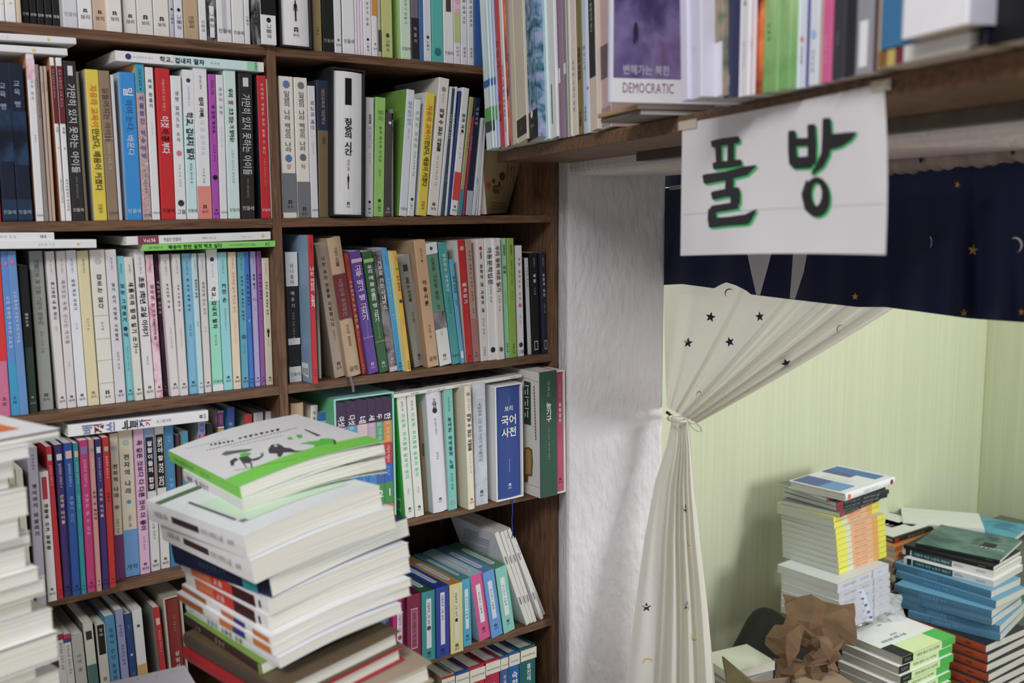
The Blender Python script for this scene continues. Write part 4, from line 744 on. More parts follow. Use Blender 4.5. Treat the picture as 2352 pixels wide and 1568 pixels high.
edges = [465, 546, 630, 713, 779, 839, 912]; nm6 = '여섯 다섯 네 세 두 한'.split(); nb = '654321'
c6 = [('8c7084', '2c94c8'), ('4494b8', '2c7cb8'), ('ccb4b4', '3474b8'), ('b898b0', '3480c4'), ('4c9c78', '3c60a8'), ('c8862c', '3060b0')]
tot = edges[-1]-edges[0]; lo6 = ['dusty mauve', 'blue', 'pale pink', 'lilac', 'green', 'orange']
for i in range(6):
    xa = t+.0005+(W6-2*t-.001)*(edges[i]-edges[0])/tot; xb = t+.0005+(W6-2*t-.001)*(edges[i+1]-edges[0])/tot
    p = '3c2248'; sp = f'B 0 18.5 {p};B 18.5 36 {c6[i][0]};B 36 53 b4242c;B 53 68 {c6[i][1]};B 68 86 3c8c48;B 86 100 d8642c;R.78 {12 if len(nm6[i])==1 else 10} 18.3 e4dce8 {nm6[i]};r.7 19 35 dcdce0 살, 우리 아이;r.5 38 52 e0c8c8 어떻게 배울까;r.3 55 66 8cb4e0 민들레;H.6 71 79 f0f0f0 {nb[i]}'
    book(Matrix.Translation((X0+xa, sB+.0015, T4+t+.0008)), xb-xa-.0004, H6-2*t-.006, .16, p, None, f'purple topped volume with a {lo6[i]} band inside the open green box', sp, 'six numbered volumes in the green box')

# side print of the leaning and protruding books is kept simple; magazine lying over the fourth row
P0 = onZ(930, 910, T4+.242); 
a0 = onY(905, 906, -.004); a1 = onY(1198, 859, -.004); al = a1-a0; L_ = np.linalg.norm(al); al /= L_; up = np.array([-al[2], 0, al[0]])
mg = book(frame(a1-up*.0062, up, (0, 1, 0), -al), .0062, L_, .19, 'dcdad4', 'dcdad4', 'thin white magazine lying on top of the fourth row with photo cover', 'r.6 12 20 333 사람세상;r.5 24 42 444 2011년 11-12 통권 135호;r.5 90 98 555 사람세상', 'books lying flat on the shelf rows')
b = MB(); b.quad([(.0064, .02, .08*L_), (.0064, .02, .97*L_), (.0064, .13, .97*L_), (.0064, .13, .08*L_)], cm('city')); b.build('cover_photo', mg)

# leaning booklets at the end of the fifth row
zB = T5; tp = [(1115, 186, 1411, 1037, .010), (1166, 178, 1448, 1020, .009), (1200, 165, 1480, 1010, .009), (1235, 152, 1545, 985, .008), (1284, 240, 1562, 948, .0075)]
for i, (xt, yt, xb_, yb_, w) in enumerate(tp):
    s = float(onZ(860+xb_/4.041, 1180+yb_/4.041, zB)[1]); s = max(-.02, min(.03, s))
    B0 = pxx(860+xb_/4.041, s, zB); T = onY(860+xt/4.041, 1180+yt/4.041, s); lean = math.atan2(T[0]-B0, T[2]-zB); h = math.hypot(T[0]-B0, T[2]-zB)
    if i: 
        w = .0078
    M = frame((B0, s, zB+.0005), (math.cos(lean), 0, -math.sin(lean)), (0, 1, 0), (math.sin(lean), 0, math.cos(lean)))
    nth = ['first', 'second', 'third', 'fourth'][i] if i < 4 else None
    lb = f'{nth} of the leaning stapled white booklets, counted from the mint box' if nth else 'white paperback leaning last in the fifth row next to the side panel'
    book(M, w, h, .15, 'cfcdc2' if i < 4 else 'd4d4d8', 'd2d2d6', lb, ('B.5 26 33 a8a69a;B.5 70 77 a8a69a;B.12 26 34 4c4a44;B.12 70 78 4c4a44' if i < 4 else 'r.6 8 40 6a80a8 사람과 책'), 'leaning booklets in the fifth row')

# ---------------------------------------------------------------- books on the wall shelf
ZS = 1.4442
def colW(px, w, z):
    k = (px-CX)/FPX; a = RW[:, 0] - k*RW[:, 2]
    return -(w*(a @ N2) + (z-CAM[2])*a[2])/(a @ D2)
def wframe(s, w, z, lean=0.):
    ex = -D2*math.cos(lean) - np.array([0, 0, math.sin(lean)]); ez = -D2*math.sin(lean)+np.array([0, 0, math.cos(lean)])
    p = CAM + D2*s + N2*w; return frame((p[0], p[1], z), ex, -N2, ez)
for org, k, data in WSH:
    for ln in data.strip().splitlines():
        f = ln.split('|'); x0, x1, w = f[0].split(); w = float(w); cols = f[1].split('/'); op = opts(f[4] if len(f) > 4 else '')
        p0 = org[0]+float(x0)/k; p1 = org[0]+float(x1)/k; zS_ = ZS+float(op.get('z', 0)); s0 = colW(p0, w, zS_); s1 = colW(p1, w, zS_)
        T = onW(p0+float(op.get('t', 0))/k, 0, w); lean = math.atan2(-((T-CAM) @ D2 - s0), T[2]-ZS)
        if abs(lean) < .02 or float(op.get('t', 0)) == 0: lean = 0.
        th = (s0-s1)*math.cos(lean)-.0003; h = .292 if p0 < 1240 else (.255 if p0 < 1400 else .235)
        book(wframe(s0, w, zS_+.0003+(th*math.sin(lean) if lean > 0 else 0), lean), th, h, w-WW-.003, cols[0], cols[1] if len(cols) > 1 else None, f[2]+(' on the wall shelf' if 'wall shelf' not in f[2] else ''), f[3], 'books standing on the wall shelf')
# two books lying under the landscape poster book
for i, (cl, z, dw, lk) in enumerate((('6c6460', ZS, -.004, 'dark grey pamphlet lying lowest behind the landscape cover book'), ('a8875a', ZS+.0054, 0, 'tan pamphlet lying directly behind the landscape cover foot'))):
    p = CAM + D2*1.006 + N2*(-.425+dw)
    book(frame((p[0], p[1], z+.0003), (0, 0, 1), -N2, D2), .0050, .112, .165, cl, cl, lk, '', 'books lying on the wall shelf')
sa = colW(2018, -.45, ZS); sb = colW(2214, -.44, ZS); p = CAM + D2*sb + N2*(-.45)
book(frame((p[0], p[1], ZS+.0003), (0, 0, 1), -N2, D2), .0112, sa-sb, .15, 'd8d4d0', 'c8c4bc', 'book lying under the blue and the very thick white one', 'B 0 10 7c5424;B 10 19 b8a44c;B 19 28 6c2434', 'books lying on the wall shelf')
s0 = 1.0; w0 = -.3905; z0 = 1.35+.118/1.127*1.0; dm = book(wframe(s0, w0, z0+.0006), .006, .25, .20, 'b8b8c8', 'dcdce4', 'book with a violet landscape photo and large lettering on its white cover foot', '', 'books standing on the wall shelf')
b = MB(); X = .0061+.0002; sq = s0-.0065
def lp(px, py):                                                        # a point of the cover plane in the book's own frame
    v = onS(px, py, sq); return dm.matrix_world.inverted() @ Vector(v)
z1 = lp(1400, 178)[2]; b.quad([(X, .004, z1), (X, .198, z1), (X, .198, .249), (X, .004, .249)], cm('photo'))
for tx, x0, y0, yt, col in (('DEMOCRATIC', 1429, 212, 187, '8c5078'), ('변해가는 북한', 1430, 168, 147, 'b0a8bc')):
    q = lp(x0, y0); q2 = lp(x0, yt); em = (q2[2]-q[2])*(1.32 if tx[0] == 'D' else 1.15)
    sx = .60 if tx[0] == 'D' else .85
    text_line(b, tx, cm(col), frame((X+.0003, q[1], q[2]), (0, sx, 0), (0, 0, 1), (1, 0, 0)), em, 1, 1 if tx[0] != 'D' else 0)
q = lp(1460, 100); P_ = [(-.08,0),(0,0),(0,.2),(.08,.1),(.1,.6),(.05,.9),(0,1),(-.05,.9),(-.1,.6)]
b.quad([(X+.0003, q[1]+x*.03, q[2]+z*.022) for x, z in P_], cm('2c2844')); b.build('cover_print', dm)

# ---------------------------------------------------------------- cloth, sign
def grid_mesh(b, P, m):                                                # P: rows of points
    r, c = len(P), len(P[0]); b.add([tuple(p) for row_ in P for p in row_], [(i*c+j, i*c+j+1, (i+1)*c+j+1, (i+1)*c+j) for i in range(r-1) for j in range(c-1)], m)
def interp(ts, t):
    xs = [a[0] for a in ts]; return float(np.interp(t, xs, [a[1] for a in ts]))
class Decal:                                                           # prints that lie on a modelled surface
    def __init__(s, rows):
        r, c = len(rows), len(rows[0]); vs = [Vector(p) for q in rows for p in q]
        s.t = BVHTree.FromPolygons(vs, [(i*c+j, i*c+j+1, (i+1)*c+j+1, (i+1)*c+j) for i in range(r-1) for j in range(c-1)])
    def at(s, px, py, off=.0007):
        d = Vector(ray(px, py)).normalized(); h = s.t.ray_cast(Vector(CAM), d)
        return None if h[0] is None else h[0]-d*off
    def poly(s, b, pts, m, off=.0007):                                  # fan from the middle
        cx_ = sum(p[0] for p in pts)/len(pts); cy_ = sum(p[1] for p in pts)/len(pts)
        q = [s.at(*p, off) for p in pts]; c = s.at(cx_, cy_, off)
        if c is None or any(p is None for p in q): return
        tr = tessellate_polygon([[Vector((p[0], p[1], 0)) for p in pts]]); b.add(q, [tuple(t) for t in tr], m)
    def star(s, b, x, y, r, m, rot=0., sx=1., off=.0007):
        s.poly(b, [(x+sx*(r if i % 2 == 0 else r*.42)*math.sin(rot+i*math.pi/5), y-(r if i % 2 == 0 else r*.42)*math.cos(rot+i*math.pi/5)) for i in range(10)], m, off)
    def patch(s, b, L_, R_, m, off=.002, n=10, k=4):
        f = lambda P, t: [float(np.interp(t*(len(P)-1), range(len(P)), [p[q] for p in P])) for q in (0, 1)]
        g = [[s.at(*[f(L_, j/n)[q]*(1-i/k)+f(R_, j/n)[q]*i/k for q in (0, 1)], off) for i in range(k+1)] for j in range(n+1)]
        if all(p is not None for r in g for p in r): grid_mesh(b, g, m)
    def moon(s, b, x, y, r, m, rot=0., sx=1.):
        n = 9; o = []; 
        for i in range(n): a = rot+math.pi*(-.5+1.15*i/(n-1)); o.append((x+sx*r*math.cos(a), y+r*math.sin(a)))
        i_ = []
        for i in range(n): a = rot+math.pi*(-.5+1.15*i/(n-1)); k = .66+.34*abs(2*i/(n-1)-1)**2; i_.append((x+sx*r*k*math.cos(a)-0*r, y+r*k*math.sin(a)))
        q = [s.at(*p) for p in o]+[s.at(*p) for p in i_]
        if any(p is None for p in q): return
        b.add(q, [(i, i+1, n+i+1, n+i) for i in range(n-1)], m)
def fabric(name, h, tr=.0):
    m = mottle(name, [h, h], 60, 3, (1, 1, 1), .85, 1.12, .12, bscale=700)
    if tr:
        nt = m.node_tree; t = nt.nodes.new('ShaderNodeBsdfTranslucent'); t.inputs[0].default_value = (*[v*1.1 for v in lin(h)], 1); x = nt.nodes.new('ShaderNodeMixShader'); x.inputs[0].default_value = tr
        out = nt.nodes['Material Output']; nt.links.new(nt.nodes['Principled BSDF'].outputs[0], x.inputs[1]); nt.links.new(t.outputs[0], x.inputs[2]); nt.links.new(x.outputs[0], out.inputs[0])
    return m
cloth = fabric('curtain_cloth', 'e0ddd4', .38); navy = fabric('navy_cloth', '1e2342', .12); starm = mat('1a1e34', .8); gold = mat('d0a028', .7, 1.1)
WC = WI-.078
rows = []; NU, NV = 150, 50
for j in range(NV+1):
    v = j/NV; r = []
    for i in range(NU+1):
        u = i/NU
        p0 = np.array([1522+898*u, 400+60*u]); p1 = np.array([1522+503*u**.9, 700+44*u]); p2 = np.array([1531+70*u, 934+38*u])
        q = (1-v)**2*p0+2*v*(1-v)*p1+v*v*p2
        fold = sum(a_*math.exp(-((u-c_)/s_)**2) for c_, s_, a_ in ((.12, .03, .35), (.30, .022, .6), (.40, .045, -.5), (.50, .03, .9), (.60, .02, -.6), (.66, .025, .9), (.745, .016, -.9), (.80, .022, 1.), (.868, .014, -.8), (.92, .022, .9), (.975, .012, -.5)))
        amp = (.008+.008*v)*(1-.4*v**4)
        w = (WC+.012)*(1-v**3)+(WI-.004)*v**3+fold*amp*(1 if v < .75 else 1)
        r.append(onW(q[0], q[1], w))
    rows.append(r)
cur = bpy.data.objects.new('curtain', None); link(cur); tag(cur, 'white curtain with dark stars and yellow moons tied back at the column', 'curtain')
b = MB(); grid_mesh(b, rows, cloth); D = Decal(rows)
for x, y, ro, sx in ((1632, 728, .2, 1), (1745, 727, -.1, .85), (1580, 787, .1, .95), (1676, 785, -.3, .9), (1806, 835, .9, 1.)): D.star(b, x, y, 12.5, starm, ro, sx, .0012)
for x, y, ro, sx in ((1675, 673, 3.7, 1), (1930, 756, 3.4, .8), (1606, 908, 4.4, .6)): D.moon(b, x, y, 11, gold, ro, sx)
b.build('drape', cur, smooth=True)
LE = [(0, 1545), (.1, 1532), (.22, 1505), (.4, 1481), (.62, 1460), (.87, 1438), (1, 1428)]
RE = [(0, 1580), (.1, 1588), (.25, 1596), (.4, 1606), (.62, 1624), (.87, 1641), (1, 1650)]
rows = []; NU, NV = 90, 60
for j in range(NV+1):
    v = j/NV; y = 950+v*700; r = []
    for i in range(NU+1):
        u = i/NU; x = interp(LE, v)*(1-u)+interp(RE, v)*u
        yy = y+14*math.sin(math.pi*u)*(1-v)
        fold = sum(a_*math.exp(-((u-c_-.03*math.sin(3*v))/s_)**2) for c_, s_, a_ in ((.10, .10, .3), (.36, .05, -.9), (.50, .06, .8), (.60, .03, -.9), (.70, .05, .9), (.80, .025, -.8), (.89, .035, .8), (.97, .02, -.3)))
        amp = .006+.016*min(1, v*2)*(1-.35*v)
        ss = SJ-.026-.05*u-.03*v - amp*(1+fold)
        r.append(onS(x, yy, ss))
    rows.append(r)
b = MB(); grid_mesh(b, rows, cloth); D = Decal(rows)
for x, y, ro, sx in ((1492, 1166, .3, .45), (1574, 1168, .1, .5), (1485, 1394, 0, 1), (1578, 1391, .15, .75)): D.star(b, x, y, 11.5, starm, ro, sx)
for x, y, ro, sx in ((1481, 1293, 4.2, 1.), (1583, 1244, 2.2, .4), (1488, 1521, 4.2, 1.1), (1595, 1461, 2., .75)): D.moon(b, x, y, 10.5, gold, ro, sx)
b.build('drape', cur, smooth=True)
kc = onS(1561, 957, SJ-.05); b = MB()                                    # tie cord and its loose loop
def tube(b, pts, r, m, n=8):
    P = [Vector(p) for p in pts]; vs = []; fs = []
    for i, p in enumerate(P):
        t = (P[min(i+1, len(P)-1)]-P[max(i-1, 0)]).normalized(); a = t.orthogonal().normalized(); c_ = t.cross(a)
        if i and prev.dot(a) < .9:
            a = (prev-t*prev.dot(t)).normalized(); c_ = t.cross(a)
        prev = a
        for k in range(n): vs.append(p+(a*math.cos(2*math.pi*k/n)+c_*math.sin(2*math.pi*k/n))*(r(i) if callable(r) else r))
    L = len(P)
    for i in range(L-1):
        for k in range(n): fs.append((i*n+k, i*n+(k+1) % n, (i+1)*n+(k+1) % n, (i+1)*n+k))
    fs.append(tuple(range(n-1, -1, -1))); fs.append(tuple((L-1)*n+k for k in range(n))); b.add(vs, fs, m)
ring = [onS(1562+28*math.cos(a), 961+7*math.sin(a), SJ-.055-.030*math.sin(a)) for a in np.linspace(0, 2*math.pi, 25)]
tube(b, ring, .0026, cloth); tube(b, [onS(x, y, SJ-.03) for x, y in ((1531, 946), (1538, 951), (1546, 960))], .0028, mat('1c1c22')); b.build('tie_band', cur, smooth=True); b = MB()
lp_ = [onS(x, y, SJ-.075) for x, y in ((1580, 968), (1588, 972), (1600, 972), (1609, 980), (1612, 990), (1604, 990), (1593, 984), (1585, 975), (1581, 968))]
tube(b, lp_, .0016, mat('b4b4a4')); b.build('tie_loop', cur, smooth=True)

# dark blue valance with its gathered rod pocket
val = bpy.data.objects.new('valance', None); link(val); tag(val, 'short dark blue valance with gold stars hanging across the doorway', 'valance')
HEM = [(1500, 655), (1530, 654), (1567, 652), (1641, 662), (1652, 655), (1668, 648), (1690, 655), (1714, 667), (1725, 676), (1815, 687), (1900, 697), (1971, 705), (2033, 705), (2116, 716), (2225, 731), (2352, 740), (2600, 760)]
TOP = [(1530, 432), (1700, 428), (2043, 398), (2352, 368), (2600, 344)]
WV = WI-.024; rows = []; NU, NV = 200, 24
for j in range(NV+1):
    v = j/NV; r = []
    for i in range(NU+1):
        x = 1522+i/NU*1015; y = interp(TOP, x)*(1-v)+interp(HEM, x)*v
        f_ = (math.sin(x*.030+1.2*math.sin(x*.011)+.5*v)*.6+.4*math.sin(x*.071+2))*(1+.6*max(0, (x-1950)/400))
        w = WV+.004+(.003+.011*v)*f_
        r.append(onW(x, y, w))
    rows.append(r)
b = MB(); grid_mesh(b, rows, navy); D = Decal(rows)
for x, y, R_, ro, sx in ((2235, 574, 14, .1, .9), (2199, 424, 9, .3, .8), (1964, 681, 9, 0, .9), (2214, 718, 9, 0, .9), (2346, 716, 9, 0, .8)): D.star(b, x, y, R_, gold, ro, sx)
D.moon(b, 2333, 562, 18, mat('d8d8d4'), 5.6, .9); D.moon(b, 2136, 556, 13, mat('c8c8c4'), 5.9, .35)
wh = fabric('lining_cloth', 'c4c0c4')
b.build('valance_cloth', val, smooth=True); b = MB()
D.patch(b, [(1712, 560), (1724, 620), (1737, 677)], [(1778, 560), (1762, 620), (1746, 677)], wh); b.build('lining_fold', val); b = MB()
D.patch(b, [(1823, 560), (1819, 620), (1814, 685)], [(1858, 560), (1846, 625), (1826, 687)], wh); b.build('lining_fold', val)
a_ = onW(2043, 372, WV+.004); c_ = onW(2352, 336, WV+.004); dv = (c_-a_); pts = [a_+dv*t for t in np.linspace(-2.35, 1.3, 120)]
b = MB(); tube(b, pts, lambda i: .0165+.0016*math.sin(i*1.9)+.001*math.sin(i*.7), mottle('pocket_cloth', ['8c8078', 'a89c94'], 30, 4, (1, 1, 1), .9), 14)
pr = [[p + N2*.019*math.cos(t)+np.array([0, 0, 1])*.019*math.sin(t) for p in pts] for t in np.linspace(-1.2, 1.4, 8)]; D2_ = Decal(pr)
for x, y in ((2115, 368), (2326, 350)): D2_.star(b, x, y, 10, starm, .2, .7)
b.build('rod_pocket', val, smooth=True)
b = MB(); rows = []
for v in (0, .5, 1.):
    rows.append([onW(x, (interp(TOP, x)-2)*(1-v)+(interp(TOP, x)-118+5*math.sin(x*.05))*v, WV-.012+.003*math.sin(x*.09)) for x in range(1520, 2560, 12)])
grid_mesh(b, rows, navy); b.build('added_gap_strip', val)  # added dark strip: stands for the black gap and stops light over the rod
b = MB(); tube(b, [onS(1541, 432, SJ)+np.array([0, 0, 0])*1., *[a_+dv*t for t in (-1., 0, 1.3)]], .004, mat('888')) 
b.build('curtain_rod', val)

# hand lettered sign taped to the front of the wall shelf
sg = bpy.data.objects.new('paper_sign', None); link(sg); tag(sg, 'white laminated paper sign with two big brushed black syllables edged in green', 'sign')
def sgp(u, v):
    w = WF+.0012+.010*v*v*(.6+.4*math.sin(3.4*u+.5))+.003*math.sin(6*u+1)*v
    xl = 1567-4*v; xr = 2031+3*v+ (6*math.sin(math.pi*v))
    yt = 284-94*u+3*math.sin(math.pi*u); yb = 587-2*u-4*math.sin(math.pi*u)
    return onW(xl+(xr-xl)*u, yt+(yb-yt)*v, w)
rows = [[sgp(i/48, j/24) for i in range(49)] for j in range(25)]
paper = mottle('laminated_paper', ['d6d4d6', 'dedcde'], 8, 3, (1, 1, 1), .22, 1.05)
b = MB(); grid_mesh(b, rows, paper); D = Decal(rows)
Z3 = lambda x, y: (1500+x/2.7606, 200+y/2.7606)
def stroke(b, pts, m, off, dx=0, dy=0):
    """pts: (x, y, width) in the crop; a brush stroke with a rounded start"""
    P = []
    for k in range(len(pts)-1):
        n = max(2, int(math.hypot(pts[k+1][0]-pts[k][0], pts[k+1][1]-pts[k][1])/14))
        for t in range(n): P.append([pts[k][q]+(pts[k+1][q]-pts[k][q])*t/n for q in range(3)])
    P.append(list(pts[-1])); L, R_ = [], []
    for i, p in enumerate(P):
        a = P[max(0, i-1)]; c = P[min(len(P)-1, i+1)]; tx, ty = c[0]-a[0], c[1]-a[1]; l = math.hypot(tx, ty) or 1; nx, ny = -ty/l, tx/l
        w = p[2]/2; e = min(i, len(P)-1-i); w *= (.8 if e == 0 else 1)
        L.append(D.at(*Z3(p[0]+nx*w+dx, p[1]+ny*w+dy), off)); R_.append(D.at(*Z3(p[0]-nx*w+dx, p[1]-ny*w+dy), off))
    if any(q is None for q in L+R_): return
    n = len(P); b.add(L+R_, [(i, i+1, n+i+1, n+i) for i in range(n-1)], m)
ring_ = lambda cx_, cy_, rx, ry, w: [(cx_+rx*math.cos(a), cy_+ry*math.sin(a), w(a)) for a in np.linspace(-math.pi/2-.2, 1.5*math.pi+.1, 26)]
ST = [[(368, 362, 44), (450, 345, 46), (548, 332, 44)], [(378, 500, 46), (470, 490, 46), (562, 478, 44)], [(412, 365, 38), (418, 500, 38)], [(494, 345, 42), (492, 480, 44)],
      [(316, 585, 62), (470, 560, 56), (585, 530, 60), (655, 496, 6)], [(486, 570, 52), (480, 680, 54)], [(370, 690, 54), (450, 672, 50), (548, 662, 60)], [(522, 650, 62), (520, 745, 62)], [(540, 748, 46), (450, 762, 46), (366, 776, 46)],
      [(374, 770, 52), (372, 860, 56)], [(350, 862, 62), (480, 850, 56), (590, 838, 66), (654, 775, 6)],
      [(880, 275, 48), (882, 400, 54), (890, 495, 56)], [(1003, 235, 52), (1008, 360, 56), (1006, 490, 56)], [(885, 350, 52), (1005, 345, 50)], [(880, 482, 72), (1010, 474, 76)],
      [(1100, 196, 52), (1103, 320, 64), (1092, 420, 54), (1060, 490, 46), (1005, 552, 14)], [(1110, 350, 100), (1180, 335, 86), (1240, 312, 56), (1288, 285, 4)], ring_(1037, 688, 58, 100, lambda a: 52+16*math.sin(a)), [(975, 590, 12), (960, 680, 40), (985, 780, 44)]]
gr = mat('2cc06a', .5, 1.0); ink = mat('26242a', .35, 1.0)
b2 = MB()
for s_ in ST: stroke(b2, s_, gr, .0006, 13, 13)
for k, s_ in enumerate(ST): stroke(b2, s_, ink, .0010+.00003*k)
tl = mat('58b8a8', .5, 1.0)
stroke(b2, [(200, 292, 6), (500, 230, 6), (800, 180, 7), (1100, 125, 6), (1470, 40, 6)], tl, .0006); stroke(b2, [(195, 808, 2), (700, 775, 2), (1475, 738, 2)], tl, .0006)
so = b.build('sheet', sg, smooth=True)
so.data.shade_smooth(); b2.build('brush_lettering', sg)
for x0, y0, x1, y1 in ((1558, 272, 1600, 300), (2000, 180, 2046, 212)):
    b = MB(); b.add([onW(x0, y0+8, WF+.0022), onW(x1, y0, WF+.0022), onW(x1, y1-6, WF+.0024), onW(x0, y1, WF+.0024)], [(0, 1, 2, 3)], mat('b8b09c', .2)); b.build('sticky_tape', sg)

# ---------------------------------------------------------------- piles of books
TOPS = {}
def soft_book(M, w, h, d, spine, side, label, spec, group, warp=.0, flare=0., pg='d6d3c6', kind='paper', cat='book', topspec=None):
    """a book lying down whose sheets sag or arch: thickness x, spine at y=0, foot z=0"""
    nm, cat = kindname(label); root = empty(nm, M, label, cat, group); n = 12; t = .0005 if kind == 'paper' else .002; ms, md = cm(spine), cm(side or spine)
    off = lambda y: warp*math.sin(math.pi*min(1, y/d*.95))
    ys = [d*i/n for i in range(n+1)]; lo = [off(y)-flare*(y/d)**3*.6 for y in ys]; hi = [w+off(y)+flare*(y/d)**3 for y in ys]
    ov = .0 if kind == 'paper' else .003
    def sheet(line, y_, sgn, m, mb):                                   # a thin curved cover
        pl = [(line[i], y_[i]) for i in range(n+1)] + [(line[i]-sgn*t, y_[i]) for i in range(n, -1, -1)]
        mb.extr(pl, 0, h, m)
    mb = MB(); sheet(hi, ys, 1, md, mb); sheet(lo, ys, -1, md, mb)
    if kind == 'hard': mb.extr([(0, 0), (w*.2, -.002), (w*.5, -.003), (w*.8, -.002), (w, 0), (w-t, t), (t, t)], 0, h, ms)
    else: mb.extr([(0, 0), (w*.5, -.0004), (w, 0), (w, t), (0, t)], 0, h, ms)
    if spec: spine_print(mb, w, h, spec, -.0009 if kind == 'paper' else -.0034)
    if topspec: topspec(mb, lambda yy, zz: (w+off(yy)+flare*(yy/d)**3+.0004, yy, zz), d, h)
    mb.build('cover', root, bevel=0)
    TOPS[root.name] = [[tuple(M @ Vector((hi[i]+.0003, ys[i], z_))) for i in range(n+1)] for z_ in np.linspace(0, h, 4)]
    pb = MB(); y2 = [t+(d-ov-t-.001)*i/n for i in range(n+1)]
    pl = [(t+.0002+off(y), y) for y in y2]+[(w-t-.0002+off(y), y) for y in reversed(y2)]
    pb.extr(pl, ov+.0004, h-ov-.0004, pages(pg)); pb.build('page_block', root); return root
def plane_hit(px, py, p0, nrm):
    r = ray(px, py); return CAM + r*(((p0-CAM) @ nrm)/(r @ nrm))
def pile(p0, nrm, items, group, spine_side='L', where=''):
    """items: (N px, R px or None, thickness, length along the spine, width, colours, look, print, options); top surface first"""
    p = np.array(p0, float); nrm = np.array(nrm, float); nrm /= np.linalg.norm(nrm); yaw_prev = None
    for it in items:
        (nx, ny), rp_, th, hl, wd, spn, sid, look, spec = it[:9]; o_ = it[9] if len(it) > 9 else {}
        Nn = plane_hit(nx, ny, p, nrm)
        if rp_ is not None and rp_ != 'same':
            R_ = plane_hit(*rp_, p, nrm); v = R_-Nn
        else: v = vprev
        vl = np.linalg.norm(v); ex = v/vl; vprev = v; ey = np.cross(nrm, ex)
        if 'L' in o_:
            e_ = plane_hit(*o_['L'], p, nrm)-Nn; ll = np.linalg.norm(e_); ey = e_/ll; ex = np.cross(ey, nrm); hl = max(.19, min(.275, ll)); k_ = (rp_[0]-CX)/FPX; a_ = RW[:, 0]-k_*RW[:, 2]; wd = max(.14, min(.20, -float(a_ @ (Nn-CAM))/float(a_ @ ex))); rp_ = None; print(look[:30], 'L %.3f W %.3f' % (ll, float((R_-Nn) @ ex)))
        if spine_side == 'L':                                          # spine faces the viewer's left, its foot at the near corner
            W_ = max(wd*.9, min(wd*1.18, vl)) if rp_ not in (None, 'same') else wd
            o0 = Nn-nrm*th; M = frame(o0, nrm, ex, ey)
            f = soft_book
            soft_book(M, th-.0004, hl, W_, spn, sid, look+where, spec, group, o_.get('warp', 0), o_.get('flare', 0), o_.get('pg', 'd6d3c6'), o_.get('kind', 'paper'), topspec=o_.get('top'))
        else:                                                          # spine runs from the near corner to the right
            L_ = max(hl*.9, min(hl*1.12, vl)) if rp_ not in (None, 'same') else hl
            o0 = Nn-nrm*th+ex*L_; M = frame(o0, nrm, ey, -ex)
            soft_book(M, th-.0004, L_, wd, spn, sid, look+where, spec, group, o_.get('warp', 0), o_.get('flare', 0), o_.get('pg', 'd6d3c6'), o_.get('kind', 'paper'), topspec=o_.get('top'))
        if o_.get('dbg'): print(look, np.round(Nn, 3), 'vl', round(vl, 3))
        p = p-nrm*th
    return p

def printed(polys):                                                    # flat prints on the upper cover: (colour, [(depth share, height share)...]) or text
    def fn(mb, at, d, h):
        for k, it in enumerate(polys):
            if it[0] == 'T':                                           # text: colour, depth, height start, em, string, dir
                _, col, y, z, em, tx = it[:6]; q = at(y*d, z*h)
                text_line(mb, tx, cm(col), frame((q[0]+.0006, q[1], q[2]), (0, 0, -1), (0, -1, 0), (1, 0, 0)) if len(it) < 7 else frame((q[0]+.0006, q[1], q[2]), (0, 1, 0), (0, 0, -1) if it[6] == 'd' else (0, 0, 1), (1, 0, 0)), em, 1, 1)
                continue
            col, ps = it; n = max(2, int(12*(max(a for a, _ in ps)-min(a for a, _ in ps))))
            if len(ps) == 2:                                           # rectangle, cut so that it follows the bend
                (a0, b0), (a1, b1) = ps; ys = [a0+(a1-a0)*i/n for i in range(n+1)]
                for i in range(n): mb.quad([at(ys[i]*d, b0*h), at(ys[i+1]*d, b0*h), at(ys[i+1]*d, b1*h), at(ys[i]*d, b1*h)], cm(col))
            else:
                q = [at(a*d, b_*h) for a, b_ in ps]; mb.quad([(v[0]+.0004+.00002*k, v[1], v[2]) for v in q], cm(col))
    return fn
